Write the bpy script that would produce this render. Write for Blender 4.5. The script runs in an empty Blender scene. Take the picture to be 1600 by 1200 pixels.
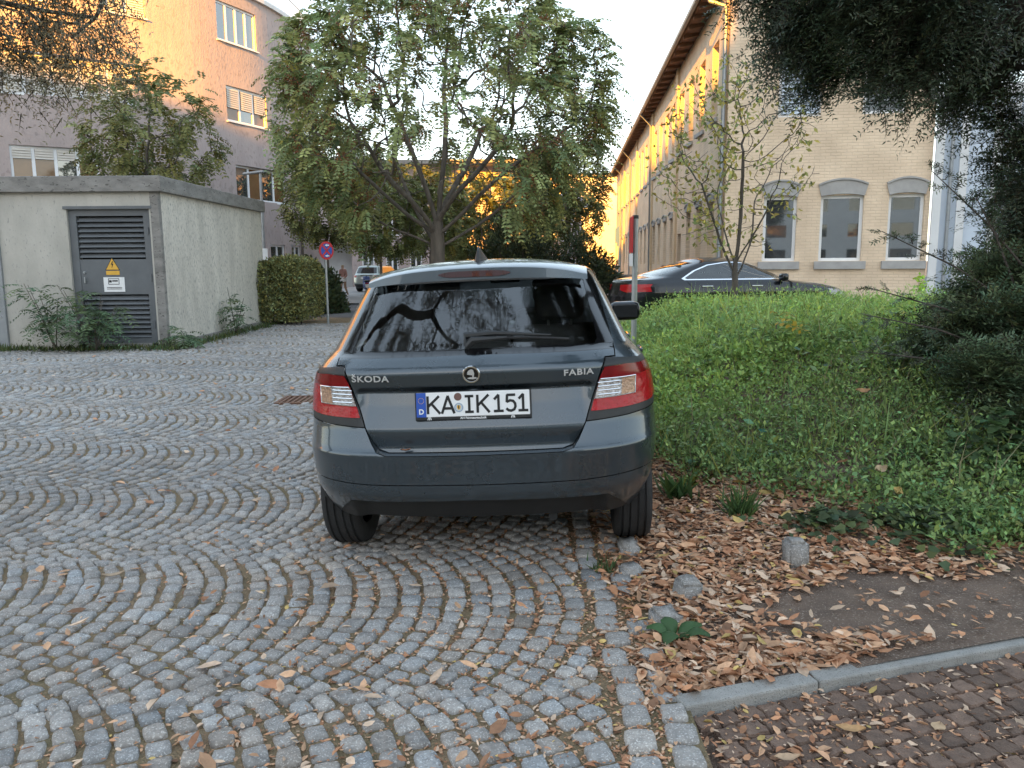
import bpy, bmesh, math, random
import numpy as np
from mathutils import Vector, Matrix
from mathutils.geometry import delaunay_2d_cdt

random.seed(7)
rng = np.random.default_rng(11)
SC = bpy.context.scene
COL = SC.collection
R = math.radians

# ------------------------------------------------------------------ camera
CAM_H = 1.42
cam_data = bpy.data.cameras.new('camera')
cam = bpy.data.objects.new('camera', cam_data)
COL.objects.link(cam)
cam_data.sensor_width = 36.0
cam_data.lens = 36.0 * 1250 / 1600
cam_data.clip_start = 0.05
cam_data.clip_end = 2000
PITCH = math.atan(190 / 1250)
cam.matrix_world = (Matrix.Translation((0, 0, CAM_H)) @ Matrix.Rotation(R(90) - PITCH, 4, 'X')
                    @ Matrix.Rotation(R(-0.4), 4, 'Z'))
SC.camera = cam

# ------------------------------------------------------------------ light
SUN_AZ = (-0.25, -0.968)          # horizontal direction towards the sun
SUN_EL = R(10.5)
world = bpy.data.worlds.new('World')
SC.world = world
world.use_nodes = True
wn = world.node_tree.nodes
wl = world.node_tree.links
sky = wn.new('ShaderNodeTexSky')
sky.sky_type = 'NISHITA'
sky.sun_disc = False
sky.sun_elevation = SUN_EL
sky.sun_rotation = math.atan2(SUN_AZ[0], SUN_AZ[1])
sky.altitude = 100
sky.air_density = 1.0
sky.dust_density = 1.0
sky.ozone_density = 1.0
wn['Background'].inputs['Strength'].default_value = 0.13
soft = wn.new('ShaderNodeGamma')          # a hazy, more even sky in every direction
soft.inputs['Gamma'].default_value = 0.30
hue = wn.new('ShaderNodeHueSaturation')
hue.inputs['Saturation'].default_value = 1.45
wl.new(sky.outputs[0], soft.inputs['Color'])
wl.new(soft.outputs[0], hue.inputs['Color'])
wl.new(hue.outputs[0], wn['Background'].inputs['Color'])
sun_data = bpy.data.lights.new('sun', 'SUN')
sun_data.energy = 2.5
sun_data.angle = R(0.5)
sun_data.color = (1.0, 0.42, 0.02)
sun = bpy.data.objects.new('sun', sun_data)
COL.objects.link(sun)
_sd = Vector((SUN_AZ[0] * math.cos(SUN_EL), SUN_AZ[1] * math.cos(SUN_EL), math.sin(SUN_EL)))
sun.rotation_euler = (-_sd).to_track_quat('-Z', 'Y').to_euler()
vs = SC.view_settings
vs.view_transform = 'Standard'
vs.look = 'None'
vs.gamma = 1.0
vs.use_curve_mapping = False
vs.exposure = 3.45
SC.render.engine = 'CYCLES'
SC.cycles.use_denoising = True
SC.cycles.max_bounces = 8
SC.cycles.transparent_max_bounces = 12
SC.cycles.sample_clamp_indirect = 6.0


# ------------------------------------------------------------------ helpers
def tag(o, label=None, cat=None, group=None, kind=None):
    if label: o['label'] = label
    if cat: o['category'] = cat
    if group: o['group'] = group
    if kind: o['kind'] = kind
    return o


def empty(name, loc=(0, 0, 0), rz=0.0, parent=None):
    o = bpy.data.objects.new(name, None)
    COL.objects.link(o)
    o.location = loc
    o.rotation_euler = (0, 0, rz)
    o.empty_display_size = 0.1
    if parent is not None: o.parent = parent
    return o


def link_mesh(name, me, mat, parent=None):
    o = bpy.data.objects.new(name, me)
    COL.objects.link(o)
    if mat is not None and len(me.materials) == 0:
        me.materials.append(mat)
    if parent is not None: o.parent = parent
    return o


def np_mesh(name, V, F, mat, parent=None, col=None, smooth=False):
    """V (n,3) array, F (m,k) array, col (n,3) vertex tint"""
    V = np.asarray(V, dtype=np.float32)
    F = np.asarray(F, dtype=np.int32)
    me = bpy.data.meshes.new(name)
    me.vertices.add(len(V))
    me.vertices.foreach_set('co', V.ravel())
    k = F.shape[1]
    me.loops.add(F.size)
    me.loops.foreach_set('vertex_index', F.ravel())
    me.polygons.add(len(F))
    me.polygons.foreach_set('loop_start', np.arange(0, F.size, k, dtype=np.int32))
    me.polygons.foreach_set('loop_total', np.full(len(F), k, dtype=np.int32))
    if smooth:
        me.polygons.foreach_set('use_smooth', np.ones(len(F), dtype=bool))
    me.update(calc_edges=True)
    if col is not None:
        a = me.color_attributes.new('tint', 'FLOAT_COLOR', 'POINT')
        c = np.ones((len(V), 4), dtype=np.float32)
        c[:, :3] = col
        a.data.foreach_set('color', c.ravel())
    return link_mesh(name, me, mat, parent)


class MB:
    """collects boxes, prisms, tubes ... and links them as one mesh"""

    def __init__(self):
        self.v = []
        self.f = []

    def add(self, vs_, fs_):
        n = len(self.v)
        self.v += [tuple(p) for p in vs_]
        self.f += [tuple(i + n for i in f) for f in fs_]
        return self

    def box(self, x0, x1, y0, y1, z0, z1, M=None):
        vs_ = [(x0, y0, z0), (x1, y0, z0), (x1, y1, z0), (x0, y1, z0), (x0, y0, z1), (x1, y0, z1), (x1, y1, z1), (x0, y1, z1)]
        if M is not None: vs_ = [M @ Vector(p) for p in vs_]
        return self.add(vs_, [(0, 3, 2, 1), (4, 5, 6, 7), (0, 1, 5, 4), (1, 2, 6, 5), (2, 3, 7, 6), (3, 0, 4, 7)])

    def bbox(self, x0, x1, y0, y1, z0, z1, b=0.01, M=None):
        """box with chamfered edges"""
        bm = bmesh.new()
        bmesh.ops.create_cube(bm, size=1.0)
        for v in bm.verts:
            v.co = Vector(((x0 + x1) / 2 + v.co.x * (x1 - x0), (y0 + y1) / 2 + v.co.y * (y1 - y0), (z0 + z1) / 2 + v.co.z * (z1 - z0)))
        bmesh.ops.bevel(bm, geom=bm.edges[:], offset=b, segments=2, affect='EDGES', profile=0.5)
        bm.verts.index_update()
        vs_ = [v.co.copy() for v in bm.verts]
        if M is not None: vs_ = [M @ p for p in vs_]
        self.add(vs_, [[v.index for v in f.verts] for f in bm.faces])
        bm.free()
        return self

    def prism(self, poly, a, b, axis='y', M=None):
        """poly: 2d points counter-clockwise; extruded along axis from a to b"""
        n = len(poly)
        mk = {'y': lambda p, t: (p[0], t, p[1]), 'z': lambda p, t: (p[0], p[1], t), 'x': lambda p, t: (t, p[0], p[1])}[axis]
        vs_ = [mk(p, a) for p in poly] + [mk(p, b) for p in poly]
        if M is not None: vs_ = [M @ Vector(p) for p in vs_]
        fs_ = [tuple(range(n)), tuple(range(2 * n - 1, n - 1, -1))]
        fs_ += [(i, i + n, (i + 1) % n + n, (i + 1) % n) for i in range(n)]
        return self.add(vs_, fs_)

    def tube(self, pts, rad, n=8, cap=True, flat=1.0):
        pts = [Vector(p) for p in pts]
        if not hasattr(rad, '__len__'): rad = [rad] * len(pts)
        vs_, fs_ = [], []
        up = None
        for i, p in enumerate(pts):
            d = (pts[min(i + 1, len(pts) - 1)] - pts[max(i - 1, 0)]).normalized()
            if up is None:
                up = Vector((0, 0, 1)) if abs(d.z) < 0.9 else Vector((1, 0, 0))
            a = d.cross(up).normalized()
            b = a.cross(d).normalized()
            up = b
            for k in range(n):
                t = 2 * math.pi * k / n
                vs_.append(p + (a * math.cos(t) + b * math.sin(t) * flat) * rad[i])
        for i in range(len(pts) - 1):
            for k in range(n):
                k2 = (k + 1) % n
                fs_.append((i * n + k, i * n + k2, (i + 1) * n + k2, (i + 1) * n + k))
        if cap:
            fs_.append(tuple(range(n - 1, -1, -1)))
            m = (len(pts) - 1) * n
            fs_.append(tuple(range(m, m + n)))
        return self.add(vs_, fs_)

    def lathe(self, prof, n=24, axis='z', c=(0, 0, 0), a0=0.0, a1=2 * math.pi, M=None):
        """prof: (radius, height) pairs revolved about an axis through c"""
        vs_, fs_ = [], []
        m = len(prof)
        for k in range(n):
            t = a0 + (a1 - a0) * k / n
            ct, st = math.cos(t), math.sin(t)
            for r, h in prof:
                p = {'z': (r * ct, r * st, h), 'x': (h, r * ct, r * st), 'y': (r * st, h, r * ct)}[axis]
                vs_.append((p[0] + c[0], p[1] + c[1], p[2] + c[2]))
        if M is not None: vs_ = [M @ Vector(p) for p in vs_]
        for k in range(n):
            k2 = (k + 1) % n
            for i in range(m - 1):
                fs_.append((k * m + i, k2 * m + i, k2 * m + i + 1, k * m + i + 1))
        return self.add(vs_, fs_)

    def build(self, name, mat, parent=None, smooth=False, angle=35):
        me = bpy.data.meshes.new(name)
        me.from_pydata(self.v, [], self.f)
        me.update()
        bm = bmesh.new(); bm.from_mesh(me)
        bmesh.ops.recalc_face_normals(bm, faces=bm.faces[:])
        bm.to_mesh(me); bm.free()
        if smooth:
            me.polygons.foreach_set('use_smooth', np.ones(len(me.polygons), dtype=bool))
            if angle < 180:
                me.set_sharp_from_angle(angle=R(angle))
        return link_mesh(name, me, mat, parent)


def copy_tree(o, parent=None):
    c = o.copy()
    COL.objects.link(c)
    if parent is not None: c.parent = parent
    for ch in list(o.children):
        copy_tree(ch, c)
    return c


def text_mesh(name, s, size, mat, parent, M, sx=1.0, bold=0.0, ext=0.001, align='CENTER', spacing=1.0):
    """flat lettering; M places it (text runs along local x, up along local y)"""
    cu = bpy.data.curves.new(name, 'FONT')
    cu.body = s
    cu.size = size
    cu.align_x = align
    cu.align_y = 'CENTER'
    cu.offset = bold
    cu.extrude = ext
    cu.space_character = spacing
    cu.resolution_u = 3
    to = bpy.data.objects.new('tmp', cu)
    COL.objects.link(to)
    dg = bpy.context.evaluated_depsgraph_get()
    me = bpy.data.meshes.new_from_object(to.evaluated_get(dg))
    me.name = name
    bpy.data.objects.remove(to)
    bpy.data.curves.remove(cu)
    me.transform(M @ Matrix.Diagonal((sx, 1, 1, 1)))
    me.materials.clear()
    return link_mesh(name, me, mat, parent)


# ------------------------------------------------------------------ materials
def pm(name, col, rough=0.6, metal=0.0, col2=None, scale=6.0, var=0.25, bump=0.0, bscale=60.0, tint=False,
       coat=0.0, spec=0.5, stretch=(1, 1, 1), detail=5.0, speck=None, coords='Object', transl=0.0, rvar=0.0, flake=0.0, bdist=0.02):
    m = bpy.data.materials.new(name)
    m.use_nodes = True
    nt = m.node_tree
    N, L = nt.nodes, nt.links
    bs = N['Principled BSDF']
    bs.inputs['Roughness'].default_value = rough
    bs.inputs['Metallic'].default_value = metal
    bs.inputs['Coat Weight'].default_value = coat
    bs.inputs['Coat Roughness'].default_value = 0.03
    bs.inputs['Specular IOR Level'].default_value = spec
    tc = N.new('ShaderNodeTexCoord')
    mp = N.new('ShaderNodeMapping')
    mp.inputs['Scale'].default_value = stretch
    if coords == 'World':
        ge = N.new('ShaderNodeNewGeometry')
        L.new(ge.outputs['Position'], mp.inputs['Vector'])
    else:
        L.new(tc.outputs[coords], mp.inputs['Vector'])
    out = None
    if var > 0 or col2 is not None:
        no = N.new('ShaderNodeTexNoise')
        no.inputs['Scale'].default_value = scale
        no.inputs['Detail'].default_value = detail
        no.inputs['Roughness'].default_value = 0.62
        L.new(mp.outputs[0], no.inputs['Vector'])
        rp = N.new('ShaderNodeValToRGB')
        c2 = col2 if col2 is not None else tuple(c * (1 - var) for c in col)
        rp.color_ramp.elements[0].position = 0.32
        rp.color_ramp.elements[1].position = 0.68
        rp.color_ramp.elements[0].color = (*c2, 1)
        rp.color_ramp.elements[1].color = (*col, 1)
        L.new(no.outputs['Fac'], rp.inputs[0])
        out = rp.outputs[0]
        if rvar > 0:
            mr = N.new('ShaderNodeMapRange')
            mr.inputs['To Min'].default_value = max(0.02, rough - rvar)
            mr.inputs['To Max'].default_value = min(1, rough + rvar)
            L.new(no.outputs['Fac'], mr.inputs['Value'])
            L.new(mr.outputs[0], bs.inputs['Roughness'])
    if speck is not None:      # (scale, colour, amount)
        n2 = N.new('ShaderNodeTexNoise')
        n2.inputs['Scale'].default_value = speck[0]
        n2.inputs['Detail'].default_value = 2
        L.new(mp.outputs[0], n2.inputs['Vector'])
        r2 = N.new('ShaderNodeValToRGB')
        r2.color_ramp.elements[0].position = 1 - speck[2] - 0.06
        r2.color_ramp.elements[1].position = 1 - speck[2]
        r2.color_ramp.elements[0].color = (0, 0, 0, 1)
        r2.color_ramp.elements[1].color = (1, 1, 1, 1)
        L.new(n2.outputs['Fac'], r2.inputs[0])
        mx = N.new('ShaderNodeMix'); mx.data_type = 'RGBA'
        L.new(r2.outputs[0], mx.inputs['Factor'])
        if out is not None: L.new(out, mx.inputs[6])
        else: mx.inputs[6].default_value = (*col, 1)
        mx.inputs[7].default_value = (*speck[1], 1)
        out = mx.outputs[2]
    if tint:
        at = N.new('ShaderNodeVertexColor'); at.layer_name = 'tint'
        mx = N.new('ShaderNodeMix'); mx.data_type = 'RGBA'; mx.blend_type = 'MULTIPLY'
        mx.inputs['Factor'].default_value = 1.0
        if out is not None: L.new(out, mx.inputs[6])
        else: mx.inputs[6].default_value = (*col, 1)
        L.new(at.outputs['Color'], mx.inputs[7])
        out = mx.outputs[2]
    if out is not None: L.new(out, bs.inputs['Base Color'])
    else: bs.inputs['Base Color'].default_value = (*col, 1)
    if bump > 0:
        nb = N.new('ShaderNodeTexNoise')
        nb.inputs['Scale'].default_value = bscale
        nb.inputs['Detail'].default_value = 4
        L.new(mp.outputs[0], nb.inputs['Vector'])
        bu = N.new('ShaderNodeBump')
        bu.inputs['Strength'].default_value = bump
        bu.inputs['Distance'].default_value = bdist
        L.new(nb.outputs['Fac'], bu.inputs['Height'])
        L.new(bu.outputs[0], bs.inputs['Normal'])
    if transl > 0:
        tr = N.new('ShaderNodeBsdfTranslucent')
        if out is not None: L.new(out, tr.inputs['Color'])
        else: tr.inputs['Color'].default_value = (*col, 1)
        ms = N.new('ShaderNodeMixShader')
        ms.inputs[0].default_value = transl
        L.new(bs.outputs[0], ms.inputs[1])
        L.new(tr.outputs[0], ms.inputs[2])
        L.new(ms.outputs[0], N['Material Output'].inputs['Surface'])
    return m


def glass_mat(name, tintc, ior=1.85, rough=0.0):
    """thin tinted pane: transparent with Fresnel reflection"""
    m = bpy.data.materials.new(name)
    m.use_nodes = True
    N, L = m.node_tree.nodes, m.node_tree.links
    N.remove(N['Principled BSDF'])
    t = N.new('ShaderNodeBsdfTransparent'); t.inputs[0].default_value = (*tintc, 1)
    g = N.new('ShaderNodeBsdfGlossy'); g.inputs['Roughness'].default_value = rough
    fr = N.new('ShaderNodeFresnel'); fr.inputs['IOR'].default_value = ior
    mx = N.new('ShaderNodeMixShader')
    mm = N.new('ShaderNodeMath'); mm.operation = 'MULTIPLY_ADD'
    mm.inputs[1].default_value = 1.0; mm.inputs[2].default_value = 0.04
    mm.use_clamp = True
    L.new(fr.outputs[0], mm.inputs[0])
    L.new(mm.outputs[0], mx.inputs[0])
    L.new(t.outputs[0], mx.inputs[1]); L.new(g.outputs[0], mx.inputs[2])
    L.new(mx.outputs[0], N['Material Output'].inputs['Surface'])
    return m


def brick_mat(name, c1, c2, mortar, bw=0.25, bh=0.075, ms=0.012, bump=0.5):
    """painted brickwork too small to pick apart; local x along the wall, z up"""
    m = bpy.data.materials.new(name)
    m.use_nodes = True
    N, L = m.node_tree.nodes, m.node_tree.links
    bs = N['Principled BSDF']; bs.inputs['Roughness'].default_value = 0.75
    uv = N.new('ShaderNodeUVMap'); uv.uv_map = 'wall'
    bt = N.new('ShaderNodeTexBrick')
    bt.inputs['Scale'].default_value = 1.0
    bt.inputs['Brick Width'].default_value = bw
    bt.inputs['Row Height'].default_value = bh
    bt.inputs['Mortar Size'].default_value = ms
    bt.inputs['Mortar Smooth'].default_value = 0.6
    bt.inputs['Bias'].default_value = 0.0
    bt.inputs['Color1'].default_value = (*c1, 1)
    bt.inputs['Color2'].default_value = (*c2, 1)
    bt.inputs['Mortar'].default_value = (*mortar, 1)
    L.new(uv.outputs[0], bt.inputs['Vector'])
    no = N.new('ShaderNodeTexNoise'); no.inputs['Scale'].default_value = 1.3; no.inputs['Detail'].default_value = 6
    L.new(uv.outputs[0], no.inputs['Vector'])
    rp = N.new('ShaderNodeValToRGB')
    rp.color_ramp.elements[0].position = 0.3; rp.color_ramp.elements[0].color = (0.78, 0.76, 0.74, 1)
    rp.color_ramp.elements[1].position = 0.7; rp.color_ramp.elements[1].color = (1, 1, 1, 1)
    L.new(no.outputs['Fac'], rp.inputs[0])
    mx = N.new('ShaderNodeMix'); mx.data_type = 'RGBA'; mx.blend_type = 'MULTIPLY'; mx.inputs['Factor'].default_value = 1
    L.new(bt.outputs['Color'], mx.inputs[6]); L.new(rp.outputs[0], mx.inputs[7])
    L.new(mx.outputs[2], bs.inputs['Base Color'])
    n2 = N.new('ShaderNodeTexNoise'); n2.inputs['Scale'].default_value = 14; n2.inputs['Detail'].default_value = 4
    L.new(uv.outputs[0], n2.inputs['Vector'])
    ad = N.new('ShaderNodeMath'); ad.operation = 'SUBTRACT'
    L.new(n2.outputs['Fac'], ad.inputs[0]); L.new(bt.outputs['Fac'], ad.inputs[1])
    bu = N.new('ShaderNodeBump'); bu.inputs['Strength'].default_value = bump; bu.inputs['Distance'].default_value = 0.02
    L.new(ad.outputs[0], bu.inputs['Height']); L.new(bu.outputs[0], bs.inputs['Normal'])
    return m


M = {}
M['cobble'] = pm('granite', (0.335, 0.317, 0.297), 0.85, col2=(0.215, 0.203, 0.192), scale=38, bump=0.6, bscale=70, tint=True, coords='World', spec=.25, speck=(160, (0.47, 0.455, 0.435), 0.36), bdist=0.012)
M['joint'] = pm('joint_soil', (0.250, 0.172, 0.105), 0.95, col2=(0.160, 0.132, 0.070), scale=3.2, bump=0.9, bscale=120, coords='World', speck=(90, (0.30, 0.21, 0.12), 0.36))
M['soil'] = pm('soil', (0.175, 0.122, 0.090), 0.95, col2=(0.105, 0.073, 0.055), scale=7, bump=0.8, bscale=90, coords='World', speck=(120, (0.30, 0.24, 0.19), 0.33))
M['ground'] = pm('earth', (0.12, 0.115, 0.10), 0.95, col2=(0.085, 0.085, 0.075), scale=0.6, bump=0.3, bscale=20, coords='World')
M['asphalt'] = pm('asphalt', (0.105, 0.10, 0.10), 0.85, col2=(0.075, 0.073, 0.075), scale=1.2, bump=0.3, bscale=150, coords='World')
M['walk'] = pm('footway_slabs', (0.30, 0.29, 0.28), 0.85, col2=(0.22, 0.21, 0.20), scale=2.0, coords='World')
M['paver'] = pm('paver', (0.175, 0.118, 0.088), 0.9, col2=(0.10, 0.068, 0.053), scale=22, bump=0.6, bscale=120, tint=True, coords='World')
M['kerb'] = pm('kerb_concrete', (0.33, 0.32, 0.30), 0.85, col2=(0.23, 0.225, 0.21), scale=9, bump=0.35, bscale=160, coords='World', speck=(220, (0.12, 0.115, 0.11), 0.33))
M['leaf_brown'] = pm('dry_leaf', (1, 1, 1), 0.8, var=0.35, scale=30, tint=True, transl=0.15, coords='World')
M['foliage'] = pm('leaf', (1, 1, 1), 0.55, var=0, tint=True, transl=0.35, spec=0.35)
M['needles'] = pm('yew_needle', (1, 1, 1), 0.5, var=0, tint=True, transl=0.10, spec=0.4)
M['bark'] = pm('bark', (0.20, 0.17, 0.145), 0.9, col2=(0.09, 0.078, 0.068), scale=9, stretch=(1, 1, 0.18), bump=0.8, bscale=22)
M['bark_dark'] = pm('dark_bark', (0.11, 0.09, 0.075), 0.9, col2=(0.06, 0.05, 0.043), scale=12, stretch=(1, 1, 0.3), bump=0.6, bscale=30)
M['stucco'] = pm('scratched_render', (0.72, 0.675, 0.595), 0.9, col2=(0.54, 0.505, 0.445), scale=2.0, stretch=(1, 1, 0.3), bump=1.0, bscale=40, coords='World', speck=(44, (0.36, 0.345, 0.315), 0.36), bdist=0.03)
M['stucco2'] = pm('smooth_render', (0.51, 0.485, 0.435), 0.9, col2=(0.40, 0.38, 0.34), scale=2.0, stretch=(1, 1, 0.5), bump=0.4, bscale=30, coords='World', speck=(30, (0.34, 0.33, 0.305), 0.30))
M['concrete'] = pm('weathered_concrete', (0.30, 0.285, 0.265), 0.9, col2=(0.17, 0.16, 0.15), scale=3.5, stretch=(1, 1, 2.2), bump=0.4, bscale=40, coords='World', speck=(14, (0.11, 0.105, 0.095), 0.32))
M['steel_grey'] = pm('grey_door_paint', (0.135, 0.145, 0.155), 0.45, col2=(0.11, 0.117, 0.125), scale=3, coords='World')
M['black'] = pm('black_plastic', (0.018, 0.019, 0.02), 0.5, var=0.2, scale=12, bump=0.1, bscale=200)
M['void'] = pm('dark_void', (0.008, 0.008, 0.008), 0.9, var=0)
M['render_mauve'] = pm('mauve_render', (0.44, 0.365, 0.345), 0.9, col2=(0.37, 0.305, 0.29), scale=0.9, stretch=(1, 1, 0.6), bump=0.5, bscale=14, coords='World', speck=(7, (0.33, 0.275, 0.26), 0.36), bdist=0.03)
M['render_white'] = pm('white_render', (0.70, 0.70, 0.70), 0.85, var=0.12, scale=1.5, coords='World')
M['render_lilac'] = pm('lilac_render', (0.55, 0.52, 0.56), 0.9, var=0.1, scale=0.8, coords='World')
M['render_teal'] = pm('teal_paint', (0.24, 0.42, 0.45), 0.7, var=0.1, scale=2, coords='World')
M['pale_blue'] = pm('pale_blue_cladding', (0.56, 0.63, 0.72), 0.6, var=0.1, scale=1.5, coords='World')
M['beige_grey'] = pm('beige_grey_render', (0.42, 0.39, 0.36), 0.9, var=0.12, scale=1.5, coords='World')
M['brick'] = brick_mat('painted_brick', (0.82, 0.645, 0.47), (0.79, 0.62, 0.45), (0.71, 0.555, 0.40), bump=0.35)
M['stone_grey'] = pm('grey_window_stone', (0.40, 0.385, 0.37), 0.8, var=0.2, scale=5, coords='World')
M['white_frame'] = pm('white_window_frame', (0.78, 0.79, 0.80), 0.45, var=0.06, scale=4)
M['pane'] = pm('window_glass', (0.07, 0.075, 0.078), 0.02, var=0.6, scale=0.7, spec=0.9, coords='World')
M['pane'].node_tree.nodes['Principled BSDF'].inputs['IOR'].default_value = 2.1
M['pane_warm'] = pm('window_glass_warm', (0.22, 0.12, 0.06), 0.06, var=0.4, scale=0.9, spec=0.9, coords='World')
M['blind'] = pm('blind_slats', (0.60, 0.56, 0.50), 0.6, var=0.1, scale=4)
M['zinc'] = pm('zinc', (0.36, 0.38, 0.40), 0.45, metal=0.6, var=0.2, scale=6)
M['galv'] = pm('galvanised_steel', (0.42, 0.44, 0.45), 0.42, metal=0.7, var=0.2, scale=14)
M['wood_brown'] = pm('brown_eaves_wood', (0.19, 0.105, 0.065), 0.8, var=0.35, scale=6, coords='World')
M['roof_tile'] = pm('roof_tiles', (0.22, 0.13, 0.10), 0.85, var=0.3, scale=8, bump=0.6, bscale=18, coords='World')
M['white'] = pm('white_plate', (0.80, 0.80, 0.80), 0.4, var=0.05, scale=20)
M['ink'] = pm('black_print', (0.012, 0.012, 0.013), 0.45, var=0)
M['red_sign'] = pm('sign_red', (0.55, 0.03, 0.035), 0.4, var=0.1, scale=12)
M['blue_sign'] = pm('sign_blue', (0.025, 0.09, 0.42), 0.4, var=0.1, scale=12)
M['yellow_sign'] = pm('sign_yellow', (0.75, 0.42, 0.06), 0.5, var=0.1, scale=12)
M['paint'] = pm('grey_blue_car_paint', (0.052, 0.069, 0.083), 0.28, metal=0.55, var=0.10, scale=2.5, rvar=0.07, coat=1.0)
M['paint_black'] = pm('black_car_paint', (0.006, 0.007, 0.010), 0.2, metal=0.0, var=0.0, coat=0.5, spec=.35)
M['paint_silver'] = pm('silver_green_car_paint', (0.34, 0.37, 0.34), 0.32, metal=0.7, var=0.0, coat=1.0)
M['gloss_black'] = pm('gloss_black_trim', (0.006, 0.006, 0.007), 0.08, var=0.0, coat=0.6)
M['tyre'] = pm('tyre_rubber', (0.022, 0.022, 0.023), 0.8, var=0.25, scale=20, bump=0.2, bscale=90)
M['alloy'] = pm('alloy_rim', (0.38, 0.39, 0.40), 0.35, metal=0.9, var=0.1, scale=10)
M['badge_metal'] = pm('bright_badge_metal', (0.85, 0.86, 0.87), 0.35, metal=0.75, var=0.0)
M['chrome'] = pm('chrome', (0.80, 0.81, 0.83), 0.12, metal=1.0, var=0.0)
M['lens_red'] = pm('red_lens', (0.40, 0.004, 0.010), 0.22, var=0.25, scale=30, coat=0.25, spec=.3, bump=0.25, bscale=45)
M['lens_dark_red'] = pm('dark_red_lens', (0.20, 0.003, 0.006), 0.2, var=0.3, scale=24, coat=0.3, spec=.3)
M['lens_clear'] = pm('clear_lens', (0.60, 0.58, 0.57), 0.2, metal=0.4, col2=(0.16, 0.13, 0.12), scale=46, coat=.4, bump=0.5, bscale=90)
M['lens_amber'] = pm('amber_lens', (0.55, 0.33, 0.20), 0.2, metal=0.3, col2=(0.28, 0.17, 0.12), scale=50, coat=.4, bump=0.5, bscale=90)
M['brake_dark'] = pm('dark_brake_lens', (0.045, 0.004, 0.006), 0.12, var=0.2, scale=30, coat=1.0)
M['glass'] = glass_mat('car_glass', (0.90, 0.94, 0.92))
M['glass_side'] = glass_mat('car_side_glass', (0.75, 0.80, 0.79))
M['cloth'] = pm('seat_cloth', (0.060, 0.062, 0.066), 0.9, var=0.3, scale=30)
M['grass_base'] = pm('mossy_earth', (0.050, 0.052, 0.028), 0.95, col2=(0.030, 0.030, 0.018), scale=4, bump=0.8, bscale=40, coords='World')


# ------------------------------------------------------------------ ground shape
def sstep(a, b, x):
    t = np.clip((np.asarray(x, dtype=float) - a) / (b - a), 0, 1)
    return t * t * (3 - 2 * t)


def gz(x, y):
    """courtyard level: falls to the drain on one side and gently away from the camera"""
    x = np.asarray(x, dtype=float); y = np.asarray(y, dtype=float)
    s = 0.040 * (np.clip(x, -2.6, 1.3) + 0.1)
    s = s + 0.10 * sstep(-2.6, -6.5, x)
    s = s * (1 - 0.8 * sstep(9, 20, y))
    s = s + 0.006 * np.sin(x * 1.9 + 0.7 * y) * np.sin(1.3 * y + 0.5) + 0.004 * np.sin(x * 4.3 - y * 2.9)
    return s - 0.38 * sstep(17, 42, y)


def mound(x, y):
    """height of the planted bed above the courtyard level"""
    x = np.asarray(x, dtype=float); y = np.asarray(y, dtype=float)
    a = sstep(0.75, 2.3, x - 0.06 * (y - 4)) * sstep(3.4, 8.5, y + 0.25 * x) * (1 - sstep(12.6, 15.0, y))
    return 0.58 * a


def gm(x, y):
    return gz(x, y) + mound(x, y)
# ================================================================== setting
def grid_sheet(name, xs, ys, zf, mat, dz=0.0):
    X, Y = np.meshgrid(xs, ys)
    V = np.stack([X.ravel(), Y.ravel(), (zf(X, Y) + dz).ravel()], 1)
    nx, ny = len(xs), len(ys)
    i = (np.arange(ny - 1)[:, None] * nx + np.arange(nx - 1)[None, :]).ravel()
    F = np.stack([i, i + 1, i + nx + 1, i + nx], 1)
    return np_mesh(name, V, F, mat, smooth=True)


xs = np.unique(np.concatenate([np.linspace(-600, -40, 15), np.linspace(-40, -12, 15), np.linspace(-12, 12, 60), np.linspace(12, 40, 15), np.linspace(40, 600, 15)]))
ys = np.unique(np.concatenate([np.linspace(-300, -10, 12), np.linspace(-10, 24, 80), np.linspace(24, 60, 24), np.linspace(60, 900, 20)]))
g = grid_sheet('ground', xs, ys, gz, M['ground'], -0.09)
tag(g, 'bare grey earth under the whole yard', 'ground', kind='structure')

# cobbled yard ------------------------------------------------------
YARD_X1 = 0.50
xs = np.linspace(-30, YARD_X1 + 0.055, 110); ys = np.concatenate([np.linspace(-4, 20, 90), np.linspace(20.3, 22.3, 8)])
yard = grid_sheet('courtyard_pavement', xs, ys, gz, M['joint'], -0.0095)
tag(yard, 'blue-grey granite cobbles laid in arcs with mossy joints', 'pavement', kind='structure')

BAND = 1.40
RAD = BAND / math.sqrt(2) * 1.02
cells = []          # 4 corner points each


def in_view(x, y, m=0.25):
    if y < 1.75 or y > 22: return False
    return -0.78 * (y + 0.25) - m - .35 < x


def shed_foot(x, y):
    return x < -5.85 and y > 13.7


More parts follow.
